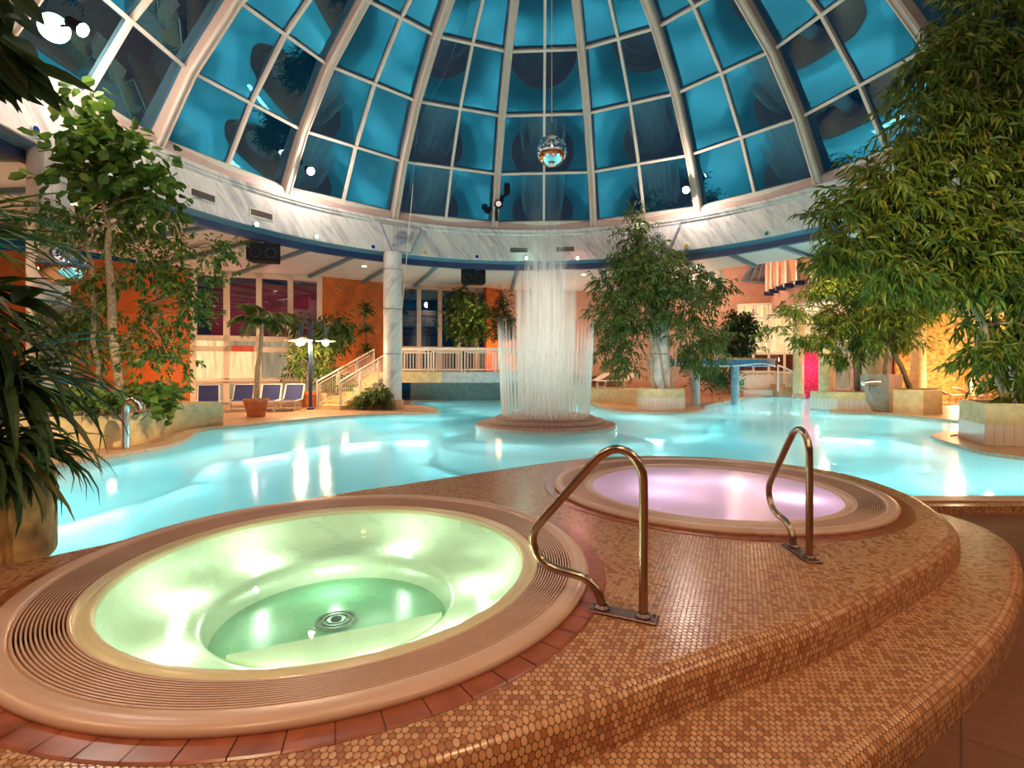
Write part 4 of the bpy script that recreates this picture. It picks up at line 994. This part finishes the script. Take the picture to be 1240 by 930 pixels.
for px, py, lab, rz in [(233, 501, 'navy and white sun lounger farthest left, showing its long side', .52), (277, 499, 'navy and white sun lounger second from the left', .30), (312, 498.5, 'navy and white sun lounger partly behind the potted palm', .25), (341, 498, 'navy and white sun lounger nearest the lamp post', .16)]:
    x, y = P(px, py); lounger(lab, (x, y + .9, 0), rz, 'navy sun loungers below the left windows', M['bluefab'])
for px, lab in [(722, 'pale sun lounger just right of the fountain jets'), (752, 'pale sun lounger half hidden by the bamboo foliage')]:
    x = (px - HX) / F * 23.9; lounger(lab, (x, 24.0 - (.5 if px > 740 else 0), .62), -1.25, 'pale sun loungers behind the bench wall', M['white_fab'], .5)
for k, (px, py, lab) in enumerate([(1150, 489, 'pale sun lounger left of the pair before the stone wall'), (1178, 488, 'pale sun lounger right of the pair before the stone wall')]):
    x, y = P(px, py); lounger(lab, (x, y, 0), 1.2, 'pale sun loungers by the stone wall', M['white_fab'], .45)
x, y = P(376, 496)
lpst = thing('lamp_post', 'dark blue lamp post with three glowing shades by the pool stairs', 'lamp post', (x, y, 0))
MB().tube([(0, 0, 0), (0, 0, 3.05)], .065, 12).build('pole', M['blue'], lpst); MB().lathe([(.14, 0), (.14, .06), (.07, .10)], 20).build('base', M['blue'], lpst)
for k, ang in enumerate((.35, PI - .35, -PI / 2 - .2)):
    c, s = math.cos(ang), math.sin(ang)
    arm = MB().tube([tuple(p) for p in catmull([(0, 0, 2.95), (.16 * c, .16 * s, 3.20), (.42 * c, .42 * s, 3.18), (.52 * c, .52 * s, 2.94), (.52 * c, .52 * s, 2.62)], 4, False)], .028, 8).build('arm', M['blue'], lpst)
    shd = MB().lathe([(.03, 2.64), (.10, 2.60), (.20, 2.555), (.36, 2.535), (.37, 2.525), (.20, 2.535), (.12, 2.55)], 24, (.52 * c, .52 * s, 0)).build('lamp_shade', M['frame'], lpst)
    MB().ball((.52 * c, .52 * s, 2.47), .11, 14, 8).build('bulb', M['lamp'], shd)
    plight((x + .52 * c, y + .52 * s, 2.26), 190, (1, .68, .32), .09)
def potp(px, py, r, h, label):
    x, y = P(px, py); t = thing('plant_pot', label, 'plant pot', (x, y, 0))
    MB().lathe([(.001, 0), (r * .68, 0), (r * .70, .02), (r * .95, h - .12), (r, h - .12), (r * 1.02, h - .01), (r, h), (r * .88, h), (r * .86, h - .06)], 36).build('wall', M['pot'], t, angle=40)
    MB().lathe([(r * .87, h - .06), (.001, h - .05)], 24).build('soil', M['soil'], t); return x, y, h
potp(310, 504.5, .36, .56, 'terracotta pot of the tall palm by the sun loungers'); potp(374, 493, .42, .62, 'large terracotta pot behind the lamp post')
x, y = P(398, 492.5); planter('planter', 'small square cream planter at the foot of the stairs', [(x - .5, y), (x + .4, y), (x + .4, y + .7), (x - .5, y + .7)], .55, M['cream'])
x, y = P(455, 496.0); planter('planter', 'low cream planter of trailing plants against the free-standing column', [(x - .85, y), (x + .75, y), (x + .75, y + .7), (x - .85, y + .7)], .34, M['coping'])
# red board on the left window, wall ornament
p = Q(294, 422, 21.75); rb = tag(MB().box((0, 0, 0), (.85, .05, .24), 0, .01).build('sign_board', M['redsign']), 'small red board fixed to the left window', 'sign'); rb.location = p; rb.rotation_euler = (0, 0, .32)
wo = thing('wall_ornament', 'scattered small gold ornament on the orange wall beside the stairs', 'wall decoration', Q(406, 353, 23.1)); d = Vector((WD[0] - WC[0], WD[1] - WC[1], 0)).normalized()
nn = Vector((d.y, -d.x, 0))
p0 = Vector((*WC, 0)) + d * ((406 - 388) / 80 * 3.7); p0 = p0 + nn * .04; wo.location = (p0.x, p0.y, CAMH + (HY - 353) / F * p0.y)
mb = MB()
for k in range(34):
    a, r = rng.uniform(0, 2 * PI), math.sqrt(rng.uniform(0, 1)); o = d * (.55 * r * math.cos(a)); mb.ball((o.x, o.y, .62 * r * math.sin(a)), rng.uniform(.02, .045), 8, 5)
mb.build('beads', M['gold'], wo)
# round convex mirror on the left column
mc = Q(76, 322, 9.1); ml = thing('convex_mirror', 'round convex mirror hung on the left column', 'mirror', mc, 0)
mb = MB().ball((0, 0, 0), .36, 32, 16); mb.build('dome', M['mirror'], ml)
MB().lathe([(.36, -.02), (.385, 0), (.36, .02)], 32).build('rim', M['lblue'], ml); MB().tube([(0, 0, .2), (-.1, .5, .45), (-.45, 1.0, .5)], .02, 6).build('bracket', M['steel'], ml)
# ================================================================== PLANTS
def ells(lst, Y, dep=.6):
    """crown masses (column, row, half width, half height[, distance]) turned into ellipsoids in the hall"""
    out = []
    for e in lst:
        y = e[4] if len(e) > 4 else Y; k = y / F; c = Q(e[0], e[1], y); r = (e[2] + e[3]) * .5 * k
        out.append((tuple(c), (e[2] * k, max(dep * .4, min(dep, r)), e[3] * k)))
    return out
def tree(name, label, cat, base, E, mat, ntips, per, spread, nleaf, L, W, shape, stems, bark='bark', r0=.05, nbr=30, droop=.5, group=None):
    t = thing(name, label, cat, base, 0, group); tips, dirs = blobs(E, ntips)
    lv = Leaves(); sprays(lv, tips, dirs, per, spread, nleaf, L, W, shape, droop); lv.build('foliage', M[mat], t)
    allp = []
    for s in stems:
        tr = MB(); allp += wood(tr, s[0], s[1], s[2], s[3], s[4] if len(s) > 4 else .05); tr.build('stem', M[bark], t, world=True)
    branches(M[bark], t, sorted(allp, key=lambda v: v.z), tips, r0, min(nbr, 60))
    return t
# left shore: broad-leaved fig, weeping fig, trailing plants
Y = 9.7
b = Q(150, 507, Y)
tree('fig_tree', 'tall fig with large round bright leaves in the left planter', 'tree', b, ells([(102, 112, 20, 18), (100, 158, 30, 22), (135, 172, 30, 22), (165, 195, 40, 26), (108, 205, 38, 26), (190, 232, 30, 22), (140, 225, 40, 22)], Y, .55), 'fig', 150, 1, (.10, .10, .08), 5, .25, .19, 'oval',
     [(b, Q(133, 330, Y), .085, .065, .04), (Q(133, 330, Y), Q(120, 150, Y), .06, .025, .04)], 'palebark', .025, 22, .25)
b = Q(118, 500, 9.9)
tree('weeping_fig', 'bushy small-leaved fig spreading over the left planter toward the windows', 'tree', b, ells([(85, 275, 40, 30), (135, 270, 45, 30), (195, 268, 40, 22), (235, 300, 40, 20), (268, 310, 26, 16), (125, 345, 24, 18), (190, 330, 45, 25), (50, 262, 22, 22), (205, 375, 38, 30), (235, 385, 22, 26), (110, 375, 28, 22), (180, 430, 42, 25), (100, 425, 26, 30), (215, 440, 24, 20), (60, 400, 34, 34), (160, 400, 25, 25), (235, 345, 30, 20)], 9.9, .7), 'ficus', 430, 2, (.10, .14, .09), 6, .125, .062, 'oval',
     [(b, Q(112, 350, 9.9), .05, .04), (Q(112, 350, 9.9), Q(100, 240, 9.9), .04, .015), (Q(130, 345, 9.9), Q(225, 300, 9.7), .035, .012), (Q(145, 420, 9.9), Q(190, 360, 9.9), .03, .012)], 'palebark', .018, 60, .45)
b = Q(100, 505, 9.3); t = thing('trailing_plant', 'trailing heart-leaved plant spilling over the long left planter', 'plant', b)
lv = Leaves(); tp, dr = blobs(ells([(70, 480, 50, 12, 9.3), (120, 484, 40, 13, 9.4), (165, 476, 35, 14, 9.9), (195, 478, 22, 14, 10.8), (178, 494, 8, 14, 9.7), (55, 496, 20, 10, 9.0), (212, 474, 12, 10, 11.5), (205, 500, 6, 14, 10.9)], 9.4, .5), 560)
dr[:, 2] = -abs(dr[:, 2]) * .4; lv.put(tp, dr + rng.normal(0, .5, tp.shape), rng.uniform(.14, .26, len(tp)), rng.uniform(.12, .20, len(tp)), 'heart', np.tile([0, -.5, .85], (len(tp), 1)) + rng.normal(0, .3, tp.shape)); lv.build('foliage', M['pothos'], t)
mb = MB()
for k in range(26):
    p = tp[k * 20]; mb.tube([(p[0], p[1] + .3, .55), (p[0], p[1] + .1, p[2] + .1), tuple(p)], .008, 5, False)
mb.build('vine', M['bark'], t, world=True)
b = Q(100, 500, 10.4); t = thing('dracaena', 'drooping bunch of green leaves behind the chrome spout', 'plant', b); lv = Leaves()
for k in range(80):
    z = rng.uniform(2.0, 2.7); lv.strap((b.x + rng.normal(0, .18), b.y + rng.normal(0, .15), z), rng.uniform(0, 2 * PI), .3, rng.uniform(.5, .9), .09, 2.2, 5)
lv.build('foliage', M['ficus'], t); mb = MB()
for dx in (-.15, .1, .5): wood(mb, (b.x + dx, b.y, .5), (b.x + dx * .6, b.y, 2.6), .04, .03)
mb.build('trunk', M['palebark'], t, world=True)

# left foreground: strap-leaved plants and overhanging dark leaves
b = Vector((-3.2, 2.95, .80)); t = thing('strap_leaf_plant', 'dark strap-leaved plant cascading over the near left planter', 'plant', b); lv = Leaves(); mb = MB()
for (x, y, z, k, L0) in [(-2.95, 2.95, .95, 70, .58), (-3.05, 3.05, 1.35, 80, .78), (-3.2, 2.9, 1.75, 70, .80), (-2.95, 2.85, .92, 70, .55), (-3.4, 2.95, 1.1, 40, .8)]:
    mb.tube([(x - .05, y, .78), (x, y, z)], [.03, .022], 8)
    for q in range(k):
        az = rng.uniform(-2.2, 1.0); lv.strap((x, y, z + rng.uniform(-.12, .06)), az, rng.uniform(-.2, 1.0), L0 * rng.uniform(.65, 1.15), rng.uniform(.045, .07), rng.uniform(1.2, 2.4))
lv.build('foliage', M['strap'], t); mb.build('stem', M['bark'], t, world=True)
b = Vector((-3.55, 3.1, .8)); t = thing('palm', 'palm with thin arching fronds high at the left edge', 'palm', b); lv = Leaves(); mb = MB(); wood(mb, b, (-3.5, 3.15, 2.35), .05, .04)
for k in range(60):
    az = rng.uniform(-1.5, 1.1); lv.strap((-3.48, 3.15, 2.25 + rng.uniform(-.1, .12)), az, rng.uniform(-.1, .7), rng.uniform(.55, .95), rng.uniform(.028, .045), rng.uniform(.5, 1.4))
lv.build('foliage', M['ficus'], t); mb.build('trunk', M['bark'], t, world=True)
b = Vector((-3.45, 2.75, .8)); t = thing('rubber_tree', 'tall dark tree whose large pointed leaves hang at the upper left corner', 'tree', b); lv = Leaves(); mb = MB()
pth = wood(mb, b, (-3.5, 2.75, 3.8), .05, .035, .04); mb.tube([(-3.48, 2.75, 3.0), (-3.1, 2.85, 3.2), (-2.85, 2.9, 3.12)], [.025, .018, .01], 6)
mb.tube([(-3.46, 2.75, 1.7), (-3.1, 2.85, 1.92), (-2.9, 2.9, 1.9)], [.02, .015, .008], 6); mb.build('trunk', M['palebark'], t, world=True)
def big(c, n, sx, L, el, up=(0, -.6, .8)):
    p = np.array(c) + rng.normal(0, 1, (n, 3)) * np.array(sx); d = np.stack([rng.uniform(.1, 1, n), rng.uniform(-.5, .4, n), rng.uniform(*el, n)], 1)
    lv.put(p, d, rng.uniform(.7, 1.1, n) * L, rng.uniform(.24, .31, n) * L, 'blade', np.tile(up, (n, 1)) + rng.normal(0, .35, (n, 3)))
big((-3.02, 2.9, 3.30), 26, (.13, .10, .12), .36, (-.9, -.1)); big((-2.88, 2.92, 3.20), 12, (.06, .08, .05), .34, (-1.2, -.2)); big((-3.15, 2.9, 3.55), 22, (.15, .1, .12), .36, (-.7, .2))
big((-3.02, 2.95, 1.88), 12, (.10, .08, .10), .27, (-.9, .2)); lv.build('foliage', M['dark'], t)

# bamboo around the right column
Y = 18.7; b = Vector((c2.x - .05, c2.y - .55, .7))
tree('bamboo', 'tall bamboo tree growing around the right marble column', 'tree', b, ells([(771, 268, 10, 14), (768, 292, 24, 14), (775, 312, 36, 16), (800, 335, 46, 20), (748, 345, 28, 20), (848, 345, 34, 18), (835, 372, 44, 20), (760, 378, 40, 22), (785, 360, 40, 24), (735, 395, 20, 20), (758, 408, 26, 18), (835, 405, 40, 22), (750, 432, 28, 20), (850, 430, 28, 18), (842, 440, 20, 12), (756, 450, 20, 12), (868, 352, 16, 10), (760, 345, 40, 24), (790, 320, 36, 18)], Y, .95), 'bamboodark', 430, 4, (.18, .24, .12), 7, .26, .05, 'lance',
     [(b + Vector((-.35, 0, 0)), Q(778, 330, Y), .07, .03, .08), (b + Vector((-.2, .1, 0)), Q(760, 370, Y), .05, .02, .08), (b + Vector((.3, .0, 0)), Q(830, 370, Y), .06, .02, .08), (b + Vector((.1, -.2, 0)), Q(770, 275, Y), .05, .015, .08)], 'palebark', .022, 70, .55)
# large bamboo at the right edge
Y = 10.0; b = Vector((10.2, 10.2, .7))
tree('bamboo', 'huge bamboo tree filling the upper right corner', 'tree', b, ells([(1190, 20, 60, 45), (1160, 75, 50, 40), (1215, 95, 45, 50), (1130, 130, 45, 35), (1190, 165, 60, 45), (1110, 178, 40, 25), (1090, 210, 50, 24), (1150, 225, 55, 32), (1220, 225, 40, 45), (1060, 240, 45, 20), (1020, 262, 34, 16), (1100, 262, 50, 24), (1165, 285, 60, 32), (1050, 290, 45, 20), (1010, 310, 30, 16), (1120, 315, 60, 28), (1200, 330, 50, 36), (1150, 350, 46, 16), (1085, 335, 34, 18), (1215, 385, 36, 34), (1192, 395, 16, 18), (1215, 440, 30, 26), (1190, 428, 20, 14), (1228, 475, 16, 20), (1240, 300, 40, 120), (1240, 120, 40, 120)], Y, 1.0), 'bamboo', 980, 2, (.10, .13, .07), 10, .28, .038, 'lance',
     [(b, Q(1195, 200, 10.2), .09, .04, .1), (b + Vector((-.4, -.1, 0)), Q(1140, 260, Y), .07, .03, .1), (b + Vector((.3, 0, 0)), Q(1225, 60, Y), .07, .03, .1), (b + Vector((-.15, .2, 0)), Q(1180, 30, Y), .06, .02, .1)], 'palebark', .03, 90, .6)
# island bamboos by the granite spout
Y = 18.3; b = Q(1040, 473, 18.6)
tree('bamboo', 'bamboo in the square planter left of the granite spout, reaching over the water', 'tree', b, ells([(1010, 322, 22, 12), (990, 352, 18, 7), (962, 378, 20, 5), (936, 398, 12, 5), (965, 412, 22, 5), (1005, 345, 22, 12), (1035, 345, 30, 18), (1030, 380, 30, 22), (1010, 400, 24, 18), (1040, 420, 18, 16), (1050, 330, 26, 18), (1020, 430, 14, 8), (996, 418, 12, 6)], Y, .9), 'bamboo', 260, 3, (.12, .14, .06), 9, .26, .042, 'lance',
     [(b, Q(1040, 385, Y), .13, .09, .05), (Q(1040, 420, Y), Q(985, 355, Y), .06, .02, .06), (Q(1040, 400, Y), Q(1050, 320, Y), .06, .02, .06)], 'bark', .03, 40, .5)
b = Q(1102, 470, 17.6)
tree('bamboo', 'leaning bamboo in the planter right of the granite spout', 'tree', b, ells([(1080, 350, 34, 18), (1090, 378, 34, 16), (1070, 395, 28, 14), (1110, 372, 30, 14), (1095, 408, 22, 12), (1060, 415, 14, 12)], 17.6, .9), 'bamboo', 170, 5, (.16, .18, .08), 7, .26, .042, 'lance',
     [(b, Q(1080, 420, 17.6), .09, .07, .03), (Q(1080, 420, 17.6), Q(1085, 360, 17.6), .07, .03, .05), (b + Vector((-.9, 0, 0)), Q(1075, 380, 17.6), .08, .03, .05)], 'bark', .03, 30, .5)
# potted palm by the loungers
x, y = P(310, 504.5); b = Vector((x, y, .5)); t = thing('palm', 'small feathery palm in a terracotta pot by the sun loungers', 'palm', b); top = Q(317, 392, y); mb = MB()
wood(mb, b, top, .09, .055, .05); mb.build('trunk', M['palebark'], t, world=True); lv = Leaves(); rc = MB()
for k in range(15):
    az = 2 * PI * k / 15 + rng.uniform(-.2, .2); e = rng.uniform(.5, 1.45); Lf = rng.uniform(1.0, 1.4); pos = np.array(top); h = np.array([math.cos(az), math.sin(az), 0]); pts = []
    for i in range(12):
        pts.append(tuple(pos)); pos = pos + (h * math.cos(e) + np.array([0, 0, 1]) * math.sin(e)) * Lf / 11; e -= .17
    rc.tube(pts, .012, 5, False); sd = np.array([-h[1], h[0], 0])
    for i in range(1, 12):
        tg = np.array(pts[i]) - np.array(pts[i - 1]); tg /= np.linalg.norm(tg)
        for q in range(3):
            pp = np.array(pts[i - 1]) + (np.array(pts[i]) - np.array(pts[i - 1])) * q / 3
            for s in (-1, 1): lv.put([pp], [tg * .6 + sd * s + np.array([0, 0, -.45])], .44 * math.sin(.35 + 2.5 * i / 12), .020, 'lance')
lv.build('fronds', M['palm'], t); rc.build('frond_stems', M['palebark'], t, world=True)
# plants near the lamp and the stairs
b = Q(372, 476, 20.6)
tree('shrub', 'lamp-lit leafy shrub in the large terracotta pot behind the lamp post', 'plant', b, ells([(368, 440, 20, 14), (385, 425, 22, 10), (360, 425, 12, 12), (395, 445, 12, 10), (366, 452, 10, 8)], 20.6, .6), 'palm', 70, 2, (.12, .12, .08), 7, .28, .08, 'lance', [(b, Q(375, 430, 20.6), .05, .02)], 'bark', .02, 12, .3)
b = Q(405, 480, 21.0)
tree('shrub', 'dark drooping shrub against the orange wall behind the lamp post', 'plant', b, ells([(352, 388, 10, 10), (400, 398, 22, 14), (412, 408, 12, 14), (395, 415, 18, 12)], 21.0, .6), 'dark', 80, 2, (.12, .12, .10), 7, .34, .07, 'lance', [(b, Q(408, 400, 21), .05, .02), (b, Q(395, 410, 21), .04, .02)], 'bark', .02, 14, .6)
b = Q(398, 480, 21.4)
tree('shrub', 'low bright leafy plant at the foot of the stairs', 'plant', b, ells([(398, 458, 14, 9), (412, 465, 14, 8), (425, 470, 9, 7)], 20.6, .4), 'pothos', 40, 2, (.1, .1, .06), 6, .26, .08, 'lance', [(b, Q(400, 460, 20.8), .03, .01)], 'bark', .015, 6, .3)
x, y = (443 - HX) / F * 22.4, 22.4; b = Vector((x, y, 0.0)); t = thing('dracaena', 'slim dracaena with three leaf tufts against the orange wall by the stairs', 'plant', b); lv = Leaves(); mb = MB(); wood(mb, b, Q(444, 372, y), .04, .025, .03); mb.build('trunk', M['bark'], t, world=True)
for z0 in (CAMH + (HY - 376) / F * y, CAMH + (HY - 400) / F * y, CAMH + (HY - 425) / F * y):
    for k in range(46): lv.strap((x + .02, y, z0 + rng.uniform(-.15, .1)), rng.uniform(0, 2 * PI), rng.uniform(-.2, 1.2), rng.uniform(.45, .75), .10, 1.3, 4)
lv.build('foliage', M['strap'], t)
b = Q(455, 490, 18.9)
tree('trailing_plant', 'leafy plant hanging over the low planter beside the free-standing column', 'plant', b, ells([(452, 480, 18, 7), (462, 474, 10, 5), (440, 486, 10, 4), (466, 486, 8, 6)], 18.8, .4), 'ficus', 60, 2, (.08, .08, .05), 6, .2, .09, 'oval', [(b, Q(458, 474, 18.9), .025, .01)], 'bark', .012, 6, .6)
# terrace plants behind the bridge
b = Q(566, 450, 24.4)
tree('ficus_tree', 'round bushy ficus before the dark windows behind the footbridge', 'tree', b, ells([(558, 360, 18, 12), (572, 372, 20, 16), (556, 385, 20, 16), (575, 395, 18, 16), (560, 405, 20, 12), (583, 380, 10, 14), (588, 400, 6, 8)], 24.4, .9), 'ficus', 240, 3, (.14, .16, .10), 6, .17, .08, 'oval', [(b, Q(566, 380, 24.4), .07, .03)], 'bark', .03, 30, .4)
b = Q(607, 450, 24.6)
tree('conifer', 'small tiered evergreen left of the fountain top', 'tree', b, ells([(607, 360, 4, 8), (607, 374, 9, 8), (607, 388, 13, 8), (608, 402, 13, 8)], 24.6, .5), 'dark', 70, 3, (.10, .10, .06), 7, .22, .04, 'lance', [(b, Q(607, 358, 24.6), .04, .01)], 'bark', .02, 20, .3)
b = Q(893, 470, 23.5)
tree('ficus_tree', 'dense rounded dark tree behind the blue canopy', 'tree', b, ells([(895, 388, 16, 10), (905, 400, 14, 14), (888, 405, 18, 14), (895, 420, 20, 10)], 23.5, .9), 'dark', 150, 3, (.15, .16, .1), 6, .2, .08, 'oval', [(b, Q(894, 405, 23.5), .07, .03)], 'bark', .03, 20, .4)
b = Vector(((862 - HX) / F * 22.8, 22.8, 0))
tree('reed_plant', 'reeds standing in shade beneath the blue canopy', 'plant', b, ells([(852, 455, 12, 14), (868, 458, 12, 14), (880, 462, 8, 10)], 22.8, .4), 'bamboodark', 60, 2, (.12, .1, .12), 6, .34, .04, 'lance', [(b, Q(862, 446, 22.8), .02, .01), (b + Vector((.5, 0, 0)), Q(878, 450, 22.8), .02, .01)], 'palebark', .012, 10, -.3)

# ================================================================== HALL LIGHTS AND ADDED FILL
for k in range(16):
    a = 2 * PI * k / 16 + .2; r = 12.1
    p = ring(a, r, 5.64); d = tag(MB().lathe([(.09, 0), (.09, .012), (.07, .012), (.065, .004), (.001, .004)], 20).build('downlight', emit('downlight_glow', (1, .75, .45), 6) if k == 0 else bpy.data.materials['downlight_glow']), 'round recessed downlight in the white gallery soffit', 'light', 'gallery downlights')
    d.location = (p.x, p.y, p.z - .01)
    plight((p.x, p.y, 5.55), 560, (1, .66, .36), .08, 'downlight_beam', 'SPOT', (0, 0, 0), spot_size=2.5, spot_blend=.9)
for loc, e, col in [((-12.6, 19.6, 1.2), 80, (1, .55, .25)), ((-7.2, 22.0, 1.5), 40, (1, .6, .3)), ((-.6, 25.6, 2.4), 70, (1, .45, .12)), ((2.6, 25.0, 3.4), 90, (1, .62, .42)),
                    ((-11.5, 23.2, 3.6), 260, (1, .42, .50)), ((-9.2, 11.8, 1.0), 60, (1, .62, .30)), ((-11.5, 9.0, 3.0), 60, (1, .62, .32)),
                    ((15.5, 27.6, 3.6), 160, (1, .72, .40)), ((16.0, 26.6, 1.6), 90, (1, .20, .34)), ((20.0, 23.0, 1.0), 330, (1, .60, .28)), ((22.4, 22.4, 3.6), 300, (1, .60, .28)), ((19.0, 20.5, 3.2), 200, (1, .66, .34)),
                    ((18.5, 26.0, 7.6), 200, (1, .62, .38)), ((12.5, 28.5, 6.5), 220, (1, .70, .52)), ((14.2, 16.4, 2.4), 110, (1, .74, .40)), ((12.4, 13.6, 3.5), 110, (1, .78, .42)), ((22, 20.5, 7.5), 200, (1, .5, .25)), ((12.6, 26.0, 7.2), 130, (1, .60, .34)), ((15.0, 24.6, 3.2), 90, (1, .74, .42)),  # warm points by the balcony wood and pillars are added fill, no lamp there
                    ((8.6, 23.5, 4.6), 110, (1, .64, .40))]:
    plight(loc, e, col, .2)
for loc, to, e, col, sz in [((3.0, 2.5, 7.4), (-7.2, 9.6, .5), 7000, (1, .74, .40), .30), ((2.0, 1.6, 7.2), (9.0, 9.6, 3.4), 4200, (1, .82, .42), .58), ((4.5, 19.2, 6.9), (8.5, 12, 5.5), 500, (1, .85, .5), .8), ((8.5, 16.5, 5.4), (11.5, 18.0, 3.2), 700, (1, .80, .45), 1.2),
        ((-3.5, 4.0, 8.0), (1.0, 13.3, 2.2), 3000, (1, .86, .74), .36), ((5.5, 5.0, 8.0), (.8, 13.3, 2.4), 2000, (1, .84, .70), .36), ((2.5, 11.0, 8.0), (5.4, 18.6, 3.0), 2600, (1, .88, .70), .7), ((-2.5, 4.0, 7.6), (-7.4, 10.2, 2.2), 900, (1, .84, .55), .8), ((9.5, 4.0, 6.5), (10.8, 10.0, 6.0), 500, (.25, 1, .35), .35)]:
    plight(loc, e, col, .12, 'unseen_lamp_beam', 'SPOT', aim(loc, to), spot_size=sz, spot_blend=.9)  # beams added without fixtures to brighten the left planter, bamboos and fountain
w = bpy.data.worlds.new('night'); SC.world = w; w.use_nodes = True
w.node_tree.nodes['Background'].inputs[0].default_value = (.002, .030, .060, 1); w.node_tree.nodes['Background'].inputs[1].default_value = .7

# ================================================================== CAMERA
cam = bpy.data.cameras.new('camera'); cam.sensor_width = 36; cam.lens = 18.0; cam.shift_y = -(465 - HY) / 1240; cam.clip_end = 200; cam.clip_start = .05
co = bpy.data.objects.new('camera', cam); COL.objects.link(co); co.location = (0, 0, CAMH); co.rotation_euler = (PI / 2, 0, 0); SC.camera = co
SC.view_settings.view_transform = 'Standard'; SC.view_settings.look = 'None'; SC.view_settings.gamma = 1; SC.view_settings.use_curve_mapping = False
SC.view_settings.exposure = 0.0
cy_ = SC.cycles; cy_.max_bounces = 10; cy_.transparent_max_bounces = 40; cy_.diffuse_bounces = 4; cy_.glossy_bounces = 5; cy_.transmission_bounces = 6
cy_.caustics_reflective = False; cy_.sample_clamp_indirect = 6; cy_.use_denoising = True
